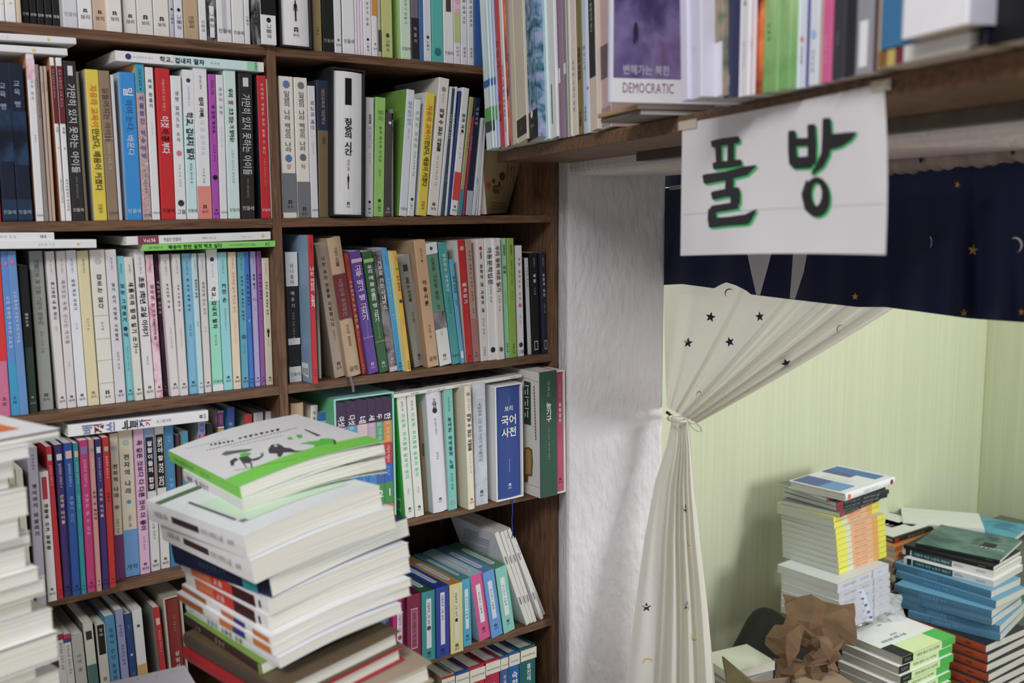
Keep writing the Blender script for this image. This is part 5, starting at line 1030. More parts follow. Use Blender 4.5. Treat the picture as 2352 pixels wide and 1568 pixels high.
# pile in the middle: top surface height and tilt solved from the corners of the books
n1 = np.array([math.sin(math.radians(-7)), 0., 1.]); 
tx, ty = math.radians(-2.4), math.radians(-6.6); Rn = np.array([math.sin(ty), -math.sin(tx)*math.cos(ty), math.cos(tx)*math.cos(ty)])
gtop = printed([('6ccf2c', [(0, 0), (1, .175)])])
wtop = printed([('4a6c44', [(.0, .84), (.62, .90)]), ('55555c', [(.10, .22), (.11, .70), (.13, .70), (.12, .22)]), ('bfe0bc', [(.14, .15), (.9, .62)]), ('T', '555', .10, .16, .010, '월간', 'u')])
spW = 'r.3 8 24 888 살아있는 교육;B.3 28 56 3c2834;r.34 58 80 666 이야기 수학의 노동;r.3 84 90 4c4c70 보리;r.36 10 26 999 교육의'
midt = [
 ((550, 1117), (884, 1020), .0135, .215, .165, '74c832', 'dcdce4', 'green and white paperback with animal drawings topping the middle pile', 'r.5 10 44 3c6c14 악어 프로젝트 이야기;r.4 50 86 4c7c20 숨은 이야기', dict(L=(386, 1033), warp=.007, flare=.003, top=gtop)),
 ((556, 1150), (886, 1068), .0135, .205, .165, 'd4d0d4', 'cfe4cc', 'white paperback with flared covers directly under the green one', 'V.6 8 70 4c4448 말과 글 이야기', dict(L=(440, 1088), warp=.006, flare=.007)),
 ((561, 1230), (873, 1112), .0235, .226, .165, 'd8d8e0', 'd4dcdc', 'upper of two thick white books with a plum spine stripe', spW, dict(L=(335, 1147), warp=.004, top=wtop)),
 ((577, 1287), (905, 1172), .0235, .226, .165, 'd8d8e0', 'd4d8dc', 'lower of two thick white books with a plum spine stripe', spW, dict(L=(366, 1193), warp=.004)),
 ((617, 1326), (936, 1214), .021, .24, .165, '141c3c', '2c3060', 'navy blue book with a turquoise spine block in the middle pile', 'B 74 88 1c8c94;r.3 30 60 2c5c6c 세상의 모든 수학', dict(L=(393, 1250), warp=.003, pg='dcdccc')),
 ((616, 1378), (938, 1262), .0155, .228, .168, 'dcdce2', 'd4d4da', 'upper white book with a red and brown spine block', 'B.8 14 86 d4642c;B.8 38 62 c8301c;B.8 62 86 3c1c1c;r.4 18 36 f0b090 노동의 수학;V.6 40 52 e0c0b0 노동;B.5 90 92 222', dict(L=(412, 1279), warp=.003)),
 ((614, 1414), (940, 1305), .0165, .228, .168, 'dcdce2', 'd4d4da', 'lower white book with a red and brown spine block', 'B.8 14 86 d4642c;B.8 38 62 c8301c;B.8 62 86 3c1c1c;r.4 18 36 f0b090 노동의 수학;V.6 40 52 e0c0b0 노동;B.5 90 92 222', dict(L=(424, 1310), warp=.003)),
 ((622, 1463), (944, 1356), .0085, .236, .17, 'e0e0e6', 'dcdce0', 'upper thin white book with orange spine bands', 'B.7 0 30 a85c28;B.7 48 62 c87020;B.7 62 74 2c3484;B.7 82 98 c87020', dict(L=(418, 1340), warp=.004)),
 ((626, 1484), (941, 1376), .0105, .24, .17, 'e0e0e6', 'dcdce0', 'lower thin white book with orange spine bands', 'B.7 0 30 a85c28;B.7 48 62 c87020;B.7 62 74 2c3484;B.7 82 98 c87020', dict(L=(407, 1358), warp=.005)),
 ((640, 1511), (922, 1402), .0105, .226, .155, 'd0d8e0', 'd0d4dc', 'pale blue white book with brushed spine lettering', 'V.7 26 70 2c2c34 이야기 노동의 수학;r.4 6 22 6c8cb4 보리', dict(L=(425, 1383), warp=.004)),
 ((598, 1524), (880, 1440), .0115, .23, .15, '3c2a28', '6c8c2c', 'dark brown book with a lime edge in the middle pile', 'V.6 16 30 8c8078 노동;V.6 44 58 9c948c 이야기;B 98 100 9cc030', dict(L=(440, 1420), warp=.002)),
 ((640, 1580), (876, 1480), .017, .235, .15, '4a3c34', '5c4c34', 'brown hardcover low in the middle pile', '', dict(L=(423, 1452), kind='hard')),
 ((650, 1620), (876, 1514), .016, .235, .15, '9c1418', 'a01c2c', 'dark red hardcover low in the middle pile', '', dict(L=(421, 1483), kind='hard')),
 ((690, 1650), (930, 1545), .022, .24, .16, 'a8986c', '9c8c74', 'thick straw coloured hardcover low in the middle pile', '', dict(kind='hard')),
]
pe = pile((.352, -.588, 1.047+.0255), Rn, midt, 'books piled in the middle', 'L', '')
TZ = .765; print('pile foot', pe)
# pile at the photo's edge, seen from its page ends, lifted on the same table
yw = math.radians(15); ux = np.array([math.cos(yw), math.sin(yw), 0]); uy = np.array([-ux[1], ux[0], 0])
LB = [(138, 1006, .006, 'e0e0ea', 'white magazine with an orange patch topping the pile at the edge'), (66, 1040, .012, 'd8d8de', 'white paperback second from the top of the pile at the edge'), (30, 1080, .016, 'd4d4d4', 'short white book third from the top of the pile at the edge'),
 (20, 1120, .010, 'cfd0cc', 'thin short book fourth from the top of the pile at the edge'), (62, 1150, .024, 'd0d2ce', 'thick white book jutting out above a short one at the edge'), (42, 1215, .018, 'ccd0cc', 'short pale book in the middle of the pile at the edge'),
 (70, 1262, .010, 'dadde0', 'pale book with a sharp white cover in the pile at the edge'), (58, 1290, .020, 'd4d2c6', 'ivory thick book in the pile at the edge'), (88, 1330, .012, 'dcdcd8', 'white book with curling cover in the pile at the edge'),
 (103, 1356, .014, 'd0ccb4', 'yellowish book in the pile at the edge'), (72, 1388, .016, 'd0cfc6', 'recessed ivory book in the pile at the edge'), (120, 1400, .022, 'd4d4cc', 'wide white book in the pile at the edge'),
 (132, 1450, .024, 'd8dad4', 'widest white book near the foot of the pile at the edge'), (82, 1520, .014, 'b4b4a8', 'short greyish book near the foot of the pile at the edge'), (138, 1545, .024, 'ccd0cc', 'broad white book lowest of the pile at the edge')]
DL = .86; z = None
for i, (x, y, th, cl, look) in enumerate(LB):
    P = onD(x, y, DL+.02*math.sin(i*2.1)) if z is None else None
    if z is None: z = P[2]
    r = ray(x, y); P = CAM + r*((z-CAM[2])/r[2])                          # the far end corner on the current level
    P = CAM + r*(DL+.006*math.sin(i*2.3)); P[2] = z
    k_ = (x-CX)/FPX; a = RW[:, 0]-k_*RW[:, 2]; dd = DL+.006*math.sin(i*2.3)
    base = CAM+ray(8, 1200)*DL; base = np.array([base[0], base[1], z])-uy*.004*math.sin(i*1.7)
    # slide along the pile's front until the end sits in its pixel column
    t = -(a @ (base-CAM))/(a @ ux); E_ = base+ux*t
    hl = .21+.012*math.sin(i*1.3)
    # pages face the viewer: the spine is on the far side, the head at the end we see
    M = frame(E_-np.array([0, 0, th])+uy*.15, (0, 0, 1), -uy, -ux)       # x up, y from the spine towards the viewer, z to the left
    bk = soft_book(M, th-.0006, hl, .15, cl, cl, look, '', 'books piled at the edge of the photo', warp=.0015*math.sin(i), flare=.002 if i % 3 == 0 else 0, pg='d8d8cc',
        topspec=printed([('d86a20', [(.35, .1), (.8, .42)]), ('7cc070', [(.3, .38), (.5, .46)])]) if i == 0 else None)
    z -= th
zl = z; c_ = E_-ux*.2
if zl-TZ > .006:
    b = MB(); b.extr([tuple((E_-ux*a+uy*d_)[:2]) for a, d_ in ((.03, .02), (.19, .02), (.19, .14), (.03, .14))], TZ, zl-.0005, mat('a8906c')); tag(b.build('cardboard_box', bevel=.001), 'brown carton that carries the pile at the edge of the photo', 'box')
b = MB(); ea = np.array([math.cos(.1), math.sin(.1), 0]); eb = np.array([-ea[1], ea[0], 0]); q = np.array([pe[0], pe[1], 0])+ea*.03+eb*.03
if pe[2]-TZ > .03: b.extr([tuple((q+ea*a+eb*d_)[:2]) for a, d_ in ((0, 0), (.12, 0), (.12, .14), (0, .14))], TZ, pe[2]-.03, mat('a8906c')); tag(b.build('cardboard_box', bevel=.001), 'brown carton that carries the middle pile of books', 'box')
# table that carries both piles, and a pale box on it
tb = bpy.data.objects.new('table', None); link(tb); tag(tb, 'low wooden table under the piles of books', 'table')
b = MB(); b.box((-.35, -1.05, TZ-.028), (.60, -.40, TZ-.0005), mottle('table_wood', ['8a6a48', '9c7a54'], 9, 4, (1, 9, 9))); b.build('table_top', tb, bevel=.002)
for x in (-.31, .55):
    for y in (-1.01, -.44): b = MB(); b.box((x, y, .0), (x+.04, y+.04, TZ-.03), mottle('table_wood', [])); b.build('leg', tb)
zc = .80; c0 = onZ(424, 1526, zc); c1 = onZ(244, 1567, zc); e1 = (c1-c0)/np.linalg.norm(c1-c0); e2 = np.array([e1[1], -e1[0], 0]); e2 = -e2 if (onZ(448, 1568, zc)-c0) @ e2 < 0 else e2
b = MB(); pb_ = [c0, c0+e1*.15, c0+e1*.15+e2*.10, c0+e2*.10]; b.extr([(p[0], p[1]) for p in pb_], TZ, zc, mat('d4d2da'))
for i in range(8):
    q = c0+e1*(.016+.02*i)+e2*(.012+.004*(i % 2)); r_ = .0011; b.quad([(q[0]+r_*math.cos(a), q[1]+r_*math.sin(a), zc+.0004) for a in np.linspace(0, 6.28, 9)[:-1]], mat('8c88a0'))
tag(b.build('cardboard_box', bevel=.001), 'pale lilac box with a dotted lid in front of the fifth row', 'box')

# ---------------------------------------------------------------- the room behind: piles on the raised floor
up = np.array([0, 0, 1.])
s1top = printed([('3c6ca8', [(.12, .06), (.97, .26)]), ('50588c', [(.45, .26), (.97, .40)]), ('4c5c94', [(.5, .66), (.97, .97)]), ('5c8cc0', [(.12, .66), (.5, .97)]), ('c8ccd0', [(.3, .46), (.8, .60)])])
YB = 'B 0 19 e0d82c;B 19 29 ccd0b4;B 29 72 e0a47c;B 72 84 dc9c3c;B 84 100 d8d018;r.5 34 70 c4683c 어떻게 우리아이'
WB = 'r.4 10 36 8c8c9c 이야기 배울까;r.4 44 66 9494a4 살아있는;B 66 68 9c9cac;r.3 78 92 9494a4 보리'
GK = 'r.6 14 44 a4a4b0 이야기의 세상 수학;r.6 50 84 b4b4bc 세상의 이야기 노동;B 0 12 a03440'
N = dict(pg='c4c8c0'); it1 = [((1941, 1133), (2054, 1094), .019, .222, .155, 'dcdce0', 'd0d4d8', 'white book with blue cloud photographs topping the pile by the green wall', 'O.7 90 95 7c2c3c;r.5 34 66 9898b4 어떻게 이야기;B.6 4 9 d8604c', dict(kind='hard', top=s1top)),
 ((1899, 1143), (2028, 1118), .009, .222, .16, '2c2e34', '6c7478', 'charcoal spine twisted below the cloud book', GK, N)]
for i, (x, y, rx, ry) in enumerate(((1921, 1154, 2013, 1131), (1922, 1164, 2013, 1139), (1930, 1178, 2012, 1143))): it1.append(((x, y), (rx, ry), .0105, .222, .16, '2c2e34', '6c7478', f"charcoal spined book, {['upper','middle','lowest'][i]} of three above the yellow ones", GK, N))
nth = ['first', 'second', 'third', 'fourth', 'fifth', 'sixth', 'seventh', 'eighth', 'ninth', 'tenth', 'eleventh', 'twelfth', 'thirteenth']
for i in range(10): it1.append(((1914+i*1.2+(2 if i > 1 else 0), 1187+i*13.4), (2005+(20 if i > 1 else 0)-i*.6, 1155+i*13.0), .0125, .222, .16, 'dcd418', 'd8d42c' if i == 0 else 'b8bca8', f'{nth[i]} yellow and peach spined book from the top of its pile', YB, N))
it1.append(((1924, 1341), (2034, 1297), .020, .235, .168, 'bcbcc8', 'c0c4c4', 'white lilac book jutting out below the yellow ones', WB, N))
for i in range(5): it1.append(((1927, 1362+i*19), (2034, 1318+i*18), .0165, .235, .16, 'b4b4c0', 'c0c4c4', f'{nth[i]} pale lilac spined book below the jutting one', WB, N))
p = pile((2.035, -.076, .671), up, it1, 'books piled by the green wall', 'R')
def carton(x0, y0, x1, y1, z1, yaw, label, col='8c7250'):
    ex = np.array([math.cos(yaw), math.sin(yaw), 0]); ey = np.array([-ex[1], ex[0], 0]); o0 = np.array([x0, y0, 0.])
    b = MB(); b.extr([tuple((o0+ex*a+ey*c)[:2]) for a, c in ((0, 0), (x1, 0), (x1, y1), (0, y1))], FZ, z1-.0006, mat(col, .8)); tag(b.build('cardboard_box', bevel=.002), label, 'box')
carton(p[0]+.004, p[1]+.004, .215, .15, p[2], .05, 'brown carton hidden under the pile by the green wall')

wtop2 = printed([('38b040', [(0, 0), (.34, .26)]), ('c8e0a0', [(0, .26), (.34, .80)]), ('16181a', [(0, .80), (.36, 1)]), ('T', '4c8c70', .50, .86, .011, '이야기의 세상 수학'), ('T', '555', .58, .60, .006, '통권 세상'), ('T', '444', .90, .5, .007, '보리')])
GS = 'B 0 20 141618;B 20 74 c0d89c;B 74 100 34a83c;r.5 26 70 4c6440 어떻게 세상이 다시 프로젝트;r.5 4 16 8c9c8c 이야기'
it2 = []
for i in range(8): it2.append(((2072-[0, 8, 4, 12, 6, 10, 4, 8][i], 1509+i*22), (2185-[0, 6, 4, 14, 12, 8, 10, 6][i], 1463+i*20.5), .0175, .222, .155, 'c0d89c', 'd8dcd8', f'{nth[i]} green ended white book from the top of the low pile', GS, dict(pg='b8b4a4', top=wtop2 if i == 0 else None)))
p = pile((1.959, -.282, .355), up, it2, 'low pile of green ended books', 'R')
if p[2]-FZ > .004: carton(p[0], p[1]+.004, .20, .14, p[2], 0., 'brown carton under the low pile of green ended books')

TQ = 'B 22 100 dcdce0;B 4 9 16242c;B 0 4 dcdce0;B 11 56 1c4c58;r.5 14 54 b8d4d8 어떻게 세상 노동의 배울까;B.02 80 80.6 444;r.4 58 68 333 살아있는;r.4 82 92 444 BASKET'
BQ = 'B 26 48 4c8cb4;r.4 30 56 8cc0e0 세상의 모든 수학;r.4 60 90 5c9cc8 노동의 이야기'
OQ = 'r.5 28 60 2c1810 Health Edition;B.2 80 86 8c2810'
P_ = dict(pg='c8c8bc')
tp4 = printed([('waves', [(0, 0), (1, 1)]), ('14181c', [(.45, .25), (.62, .30), (.62, .05), (.45, .0)][:2]), ('T', 'b0b8b0', .55, .40, .016, 'BASKET')])
it3 = [((2297, 1286), (2349, 1247), .0085, .262, .20, '24302e', 'waves', 'dark sea green magazine with wavy cover on top of the blue pile', 'r.4 20 50 6c7c78 세상의 이야기;r.4 84 96 9ca8a4 BASKET', dict(L=(2103, 1246), pg='c8c8bc', top=printed([('181c20', [(.35, .18), (.6, .34)]), ('T', 'b8c0b8', .40, .33, .016, 'BASKET')]))),
 ((2282, 1301), (2345, 1262), .0105, .265, .20, '1c1c1e', '1c1c20', 'black paperback under the sea green magazine', 'r.4 84 96 9ca0a4 BASKET', dict(P_, L=(2076, 1250))),
 ((2283, 1312), (2348, 1282), .0165, .265, .20, 'dcdce0', 'dcdce0', 'upper white hardback with a dark teal spine label', TQ, dict(P_, L=(2073, 1257))),
 ((2283, 1334), (2350, 1302), .0165, .265, .20, 'dcdce0', 'dcdce0', 'lower white hardback with a dark teal spine label', TQ, dict(P_, L=(2076, 1279)))]
bl = [(2277, 1357), (2288, 1380), (2278, 1402), (2279, 1420), (2297, 1437), (2298, 1456)]
bL = [(2054, 1290), (2058, 1310), (2054, 1341), (2064, 1360), (2071, 1379), (2086, 1402)]
for i, (x, y) in enumerate(bl): it3.append(((x, y), (x+68, y-34), .0185, .268, .20, ['4a82a4', '528cae'][i % 2], '5a98b8', f'{nth[i]} blue workbook from the top of the big pile', BQ, dict(P_, L=bL[i])))
for i in range(7): it3.append(((2265+[0, 4, 2, 6, 0, 3, 2][i], 1482+i*22), (2335+[8, 4, 10, 6, 8, 5, 6][i], 1448+i*21), .0185, .262, .20, 'c4562c', '24242c', f'{nth[i]} orange spined book from the top, under the blue ones', OQ, P_))
bt = CAM + ray(2278, 1357)*((.42-1.35)/ray(2278, 1357)[2])
p = pile(bt+np.array([0, 0, .052]), up, it3, 'big pile of workbooks and orange books', 'L')
if p[2]-FZ > .004:
    q = plane_hit(2268, 1640, p, up); carton(q[0]+.01, q[1]+.01, .18, .24, p[2], -.03, 'brown carton under the big pile of workbooks')

ot = printed([('cfd0cc', [(.04, .04), (.96, .96)]), ('5c6884', [(.35, .35), (.7, .62)]), ('7c6c88', [(.2, .12), (.45, .35)])])
it4 = [((2052, 1236), (2145, 1206), .014, .225, .16, '17181c', '1c1e22', 'white covered black spined book topping the pile in the corner', 'r.5 30 86 a4a4a8 우리 세상 이야기 보리;B 0 10 8c1c28', dict(kind='hard', top=ot, pg='c4c4bc')),
 ((2056, 1256), (2140, 1226), .013, .222, .15, 'd07830', 'c87c3c', 'upper orange spined book in the corner pile', '', N), ((2060, 1270), (2142, 1240), .013, .222, .15, 'd07830', 'c87c3c', 'lower orange spined book in the corner pile', '', N)]
for i in range(7): it4.append(((2048, 1288+i*18), (2140, 1258+i*17), .0165, .222, .15, ['a88860', '6c4c34', '8c7c68', '4c3428'][i % 4], None, f"{nth[i]} {['tan','brown','greyish','dark brown'][i%4]} book from the top, under the orange ones", '', N))
q4 = CAM+ray(2052, 1236)*2.72
p = pile(q4, up, it4, 'corner pile of brown and orange books', 'R')
carton(q4[0]+.01, q4[1]+.01, .19, .13, p[2], 0., 'brown carton under the corner pile')
# covers lying far back beside the corner
far = [((2200, 1228), (2330, 1240), 'a8b04c', 'yellow green cover lying far back beside the corner seam', .3), ((2262, 1215), (2352, 1238), 'd0d4d0', 'white leaflet lying far back near the corner seam', .6), ((2330, 1236), (2420, 1240), '2c4850', 'dark teal glossy book far back by the corner wall', .2), ((2160, 1236), (2250, 1250), '8cb0a0', 'pale green magazine far back behind the sea green one', -.1)]
zf = .40
for i, ((x, y), (x2, y2), cl, look, ya) in enumerate(far):
    q = CAM+ray(x, y)*2.78; zt = q[2]; th = .012
    ex = np.array([math.cos(ya), math.sin(ya), 0]); ey = np.array([-ex[1], ex[0], 0]); 
    soft_book(frame((q[0], q[1], zt-th), up, ex, ey), th, .21, .15, cl, cl if i != 2 else 'tealart', look, '', 'loose covers in the far corner')
    if i == 0: zlow = zt
q = CAM+ray(2200, 1262)*2.74; b = MB(); M = Matrix.Translation((q[0]+.02, q[1]-.12, 0))
b.box((0, 0, FZ), (.40, .22, zlow-.034), mat('5c6454'), M); tag(b.build('storage_box', bevel=.003), 'greyish box carrying loose covers in the far corner', 'box')

# ---------------------------------------------------------------- prints on covers that the photo shows
def cover_print(words, x, items, name='cover_print'):
    root = owner(words); M = root.matrix_world; inv = M.inverted(); nrm = np.array(M.to_3x3() @ Vector((1, 0, 0))); p0 = np.array(M @ Vector((x, 0, 0)))
    b = MB()
    for k, (col, pts) in enumerate(items):
        q = [Vector(plane_hit(px, py, p0, nrm)) for px, py in pts]; b.add([tuple(inv @ v + Vector((-.00006*k, 0, 0))) for v in q], [tuple(range(len(q)))], cm(col))
    b.build(name, root)
def rect(x0, y0, x1, y1, sl=0.): return [(x0, y0), (x1, y0+sl), (x1, y1+sl), (x0, y1)]
cover_print('tall red spine', -.0006, [('d8dce0', [(693, 831), (708, 835), (709, 867), (694, 858)])]+[('333', [(696+i*2.4, 843+i*.6), (697+i*2.4, 843.3+i*.6), (697+i*2.4, 857+i*1.2), (696+i*2.4, 856.7+i*1.2)]) for i in range(5)])
cover_print('first white spine with green title', -.0006, [('d4d8d0', [(911, 1142), (920, 1145), (922, 1177), (913, 1168)])]+[('333', [(913+i*1.8, 1148+i*.5), (914+i*1.8, 1148+i*.5), (914+i*1.8, 1166+i), (913+i*1.8, 1165+i)]) for i in range(4)])
cover_print('large dark green farm tool', -.0006, [('26403a', [(1203.5, 874), (1218.5, 878), (1219.5, 976.5), (1204, 973)]), ('6a5030', [(1204, 1028), (1214, 1026), (1222, 1032), (1224, 1060), (1222, 1094), (1214, 1092), (1212, 1108), (1204, 1106)]),
    ('a08048', [(1206, 1032), (1214, 1030), (1219, 1036), (1221, 1060), (1219, 1088), (1207, 1088)]), ('8c8c86', [(1196, 864), (1238, 877), (1238, 877.8), (1196, 864.8)]), ('8c8c86', [(1204, 1108), (1241, 1120), (1241, 1120.8), (1204, 1108.8)])]
    + [('4c4c4c', rect(1225.5+.3*i, 886+i*7, 1227.5+.3*i, 891+i*7)) for i in range(18)] + [('dce4dc', rect(1207, 884+i*26, 1216, 886+i*26, 1.)) for i in range(3)] + [('dce4dc', rect(1207, 895+i*26, 1209, 905+i*26, 0)) for i in range(3)] + [('dce4dc', rect(1213, 890+i*26, 1214.6, 906+i*26, 0)) for i in range(3)])
cover_print('first of the leaning stapled', -.0006, [('6a6c80', [(1066+dx, 1214+r*4.6+dx*.30+(0 if dx < 30 else 0)), (1066+dx+3.4, 1214+r*4.6+(dx+3.4)*.30), (1066+dx+3.4, 1215.6+r*4.6+(dx+3.4)*.30), (1066+dx, 1215.6+r*4.6+dx*.30)]) for r in range(12) if r != 5 for dx in range(0, 56 if r > 1 else 34, 5)])
cover_print('white magazine with an orange patch', .0066, [])
# drawings on the green topped book, laid onto its curved cover
g = owner('green and white paperback with animal'); DG = Decal(TOPS[g.name]); inv = g.matrix_world.inverted(); H = lambda x, y: (380+x/4.055, 920+y/4.055); tmp = MB()
dk, lg, gg = cm('3a3a40'), cm('4cc020'), cm('5c9c3c')
def dp(pts, m, off=.0004): DG.poly(tmp, [H(*p) for p in pts], m, off)
dp([(600, 560), (650, 530), (680, 545), (640, 570), (640, 600), (610, 605)], dk); dp([(680, 530), (760, 510), (810, 545), (790, 580), (720, 580)], dk, .0005); dp([(690, 495), (740, 480), (800, 485), (770, 515), (700, 525)], lg, .0006); dp([(800, 545), (880, 520), (905, 495), (915, 510), (870, 545), (815, 560)], dk); dp([(880, 490), (910, 478), (915, 500), (888, 506)], lg, .0006)
for x in (715, 790): dp([(x, 575), (x+16, 575), (x+50 if x < 750 else x+20, 630), (x+40 if x < 750 else x+8, 628)], dk)
dp([(520, 500), (560, 470), (700, 455), (810, 448), (780, 468), (640, 490), (560, 508)], cm('5c6460'))
dp([(958, 450), (985, 410), (1050, 400), (1090, 420), (1110, 440), (1180, 460), (1160, 475), (1100, 480), (1075, 520), (1045, 520), (1040, 490), (965, 488)], dk); dp([(1100, 435), (1160, 440), (1215, 465), (1300, 462), (1215, 478), (1120, 478)], dk, .0005); dp([(1010, 412), (1040, 405), (1045, 425), (1015, 430)], cm('c8c8c8'), .0007)
dp([(1245, 402), (1330, 380), (1420, 370), (1450, 350), (1540, 350), (1570, 375), (1560, 400), (1480, 415), (1440, 460), (1400, 468), (1380, 440), (1390, 410), (1320, 400)], lg); dp([(1545, 352), (1585, 368), (1590, 405), (1562, 405), (1568, 378)], dk, .0006)
dp([(1130, 345), (1170, 335), (1190, 355), (1150, 362)], lg); dp([(1215, 315), (1270, 315), (1275, 340), (1240, 350), (1225, 335)], lg)
dp([(1290, 268), (1305, 265), (1430, 315), (1450, 322), (1415, 328), (1340, 292)], dk)
def run(x0, y0, x1, y1, n, h_, m, fr=.6):
    for i in range(n):
        a = i/n; c = (i+fr)/n; X0, Y0, X1, Y1 = x0+(x1-x0)*a, y0+(y1-y0)*a, x0+(x1-x0)*c, y0+(y1-y0)*c
        j = h_*(.6+.5*((i*7) % 5)/5)
        dp([(X0, Y0-j), (X1, Y1-j*.6), (X1, Y1+j*.4), ((X0+X1)/2, (Y0+Y1)/2+j), (X0, Y0+j*.3)], m)
run(415, 410, 650, 370, 6, 13, dk); run(680, 350, 1080, 262, 8, 13, dk); run(380, 462, 1230, 250, 30, 4, cm('55555c')); run(610, 430, 1090, 322, 20, 3, cm('888890')); run(200, 445, 580, 350, 18, 5, cm('a8d0b8'))
run(640, 650, 1240, 540, 26, 7, cm('4a8c1c'), .5); run(1260, 530, 1900, 400, 26, 7, cm('6a8c24'), .45)
b = MB(); b.v = [tuple(inv @ Vector(v)) for v in tmp.v]; b.f = tmp.f; b.mi = tmp.mi; b.mats = tmp.mats; b.build('cover_print', g)
for nm_, x_ in (('white and aqua paperback lying flat', 0),):
    pass
# picture book with a curling kraft coloured cover at the end of the second row
kb = bpy.data.objects.new('picture_book', None); link(kb); tag(kb, 'kraft coloured picture book with curling cover at the end of the second row', 'book')
def kp(u, v, off=0.): 
    x = (1118-12*v)+(45+58*v)*u; y = (492-4*u)-(150+6*u)*v
    return onY(x, y, .012+.10*u*(1-.2*v)+off)
rows = [[kp(i/12, j/12) for i in range(13)] for j in range(13)]; kr = cm('marsh')
b = MB(); kmat = mottle('kraft_cover', ['b49c68', 'bca470'], 30, 3, (1, 1, 1), .6, 1.0); grid_mesh(b, rows, kmat); DK = Decal(rows)
Z6 = lambda x, y: (1060+x/6.03, 360+y/6.03)
el = lambda cx_, cy_, rx, ry, n=12: [(cx_+rx*math.cos(a), cy_+ry*math.sin(a)) for a in np.linspace(0, 2*math.pi, n+1)[:-1]]
for pts, c_ in ((el(375, 400, 30, 50), 'c85050'), (el(565, 270, 40, 62), '6a3420'), (el(445, 335, 24, 34), '5c4424'), ([(430, 400), (480, 390), (560, 400), (570, 440), (530, 470), (520, 530), (500, 500), (470, 525), (430, 480)], '6c5a2c'), (el(540, 440, 36, 30), 'a08034'), (el(525, 370, 16, 30), '3c2c1c')):
    DK.poly(b, [Z6(*p) for p in pts], cm(c_), .0006)
for i in range(16):
    x = 640+i*15; y0 = 90+(i*37) % 60; y1 = 300+(i*53) % 190-i*8
    DK.poly(b, [Z6(x, y0), Z6(x+11, y0+10), Z6(x-10-(i % 3)*8, y1), Z6(x-16-(i % 3)*8, y1-10)], cm(['6c4c28', '7c5c38', 'b8a890'][i % 3]), .0006)
for r_ in range(3):
    for i in range(9): DK.poly(b, [Z6(425+i*22, 628+r_*40+i*2), Z6(440+i*22, 629+r_*40+i*2), Z6(440+i*22, 642+r_*40+i*2), Z6(425+i*22, 641+r_*40+i*2)], cm('4c4430'), .0006)
b.build('cover', kb, smooth=True)
b = MB(); sp_ = [onY(1104, 492, .012), onY(1118, 492, .012), onY(1106, 340, .012), onY(1095, 340, .012)]; c_ = sum(sp_)/4
b.add([tuple(p) for p in sp_]+[tuple(p+np.array([.02, .10, 0])) for p in sp_], [(0, 1, 2, 3), (4, 7, 6, 5), (0, 4, 5, 1), (1, 5, 6, 2), (2, 6, 7, 3), (3, 7, 4, 0)], mat('cfc4bc')); b.build('page_block', kb)

# ---------------------------------------------------------------- wrapping paper, bag and boxes on the floor behind the doorway
def crumple(name, pts, label, m, cat, d0, n=9, amp=.02, seed=1, th=.0012, curl=0.):
    """a creased sheet hung between four measured corners: pts px corners (tl, tr, br, bl) with their distances"""
    rr = random.Random(seed); C4 = [CAM+ray(x, y)*d for x, y, d in pts]; vd = ray(pts[0][0], pts[0][1]); vd = vd/np.linalg.norm(vd)
    R = []
    for j in range(n+1):
        v = j/n; r = []
        for i in range(n+1):
            u = i/n; p = (C4[0]*(1-u)+C4[1]*u)*(1-v)+(C4[3]*(1-u)+C4[2]*u)*v
            jit = np.array([rr.uniform(-1, 1) for _ in range(3)])*amp
            r.append(p+jit*(1 if 0 < u < 1 or 0 < v < 1 else .4)-vd*curl*math.sin(math.pi*u)*math.sin(math.pi*min(1, v+.15)))
        R.append(r)
    vs = [tuple(p) for r in R for p in r]; c = n+1; fs = []
    for i in range(n):
        for j in range(n):
            a = i*c+j; q = (a, a+1, a+c+1, a+c)
            fs += [(q[0], q[1], q[2]), (q[0], q[2], q[3])] if rr.random() < .5 else [(q[0], q[1], q[3]), (q[1], q[2], q[3])]
    b = MB(); b.add(vs, fs, m); o = b.build(name); md = o.modifiers.new('thickness', 'SOLIDIFY'); md.thickness = th; return tag(o, label, cat)
kraft = mottle('kraft_paper', ['604630', '6e5238', '7c5e40'], 12, 4, (1, 1, 1), .8, 1.0)
crumple('kraft_paper', ((1796, 1362, 2.33), (1962, 1388, 2.30), (1962, 1480, 2.16), (1800, 1452, 2.2)), 'large torn kraft paper leaning on the white pile', kraft, 'paper', 2.2, 5, .008, 4, curl=.03)
crumple('kraft_paper', ((1780, 1432, 2.22), (1845, 1440, 2.14), (1815, 1538, 2.06), (1752, 1478, 2.16)), 'folded kraft paper corner pointing down in front of the torn sheet', kraft, 'paper', 2.2, 3, .010, 9, curl=.05)
crumple('kraft_paper', ((1842, 1462, 2.15), (1935, 1470, 2.12), (1925, 1545, 2.02), (1850, 1530, 2.06)), 'crumpled kraft paper beside the low pile of green ended books', kraft, 'paper', 2.2, 5, .011, 12, curl=.03)
crumple('kraft_paper', ((1775, 1515, 2.12), (1900, 1512, 2.06), (1880, 1575, 2.0), (1785, 1570, 2.04)), 'lowest crumpled kraft paper behind the open carton', kraft, 'paper', 2.2, 5, .012, 21, curl=.02)
pl = bpy.data.materials.new('clear_plastic'); pl.use_nodes = True; nt = pl.node_tree; bs_ = nt.nodes['Principled BSDF']; bs_.inputs['Base Color'].default_value = (.8, .82, .84, 1); bs_.inputs['Roughness'].default_value = .18; bs_.inputs['Alpha'].default_value = .36; bs_.inputs['Specular IOR Level'].default_value = .8
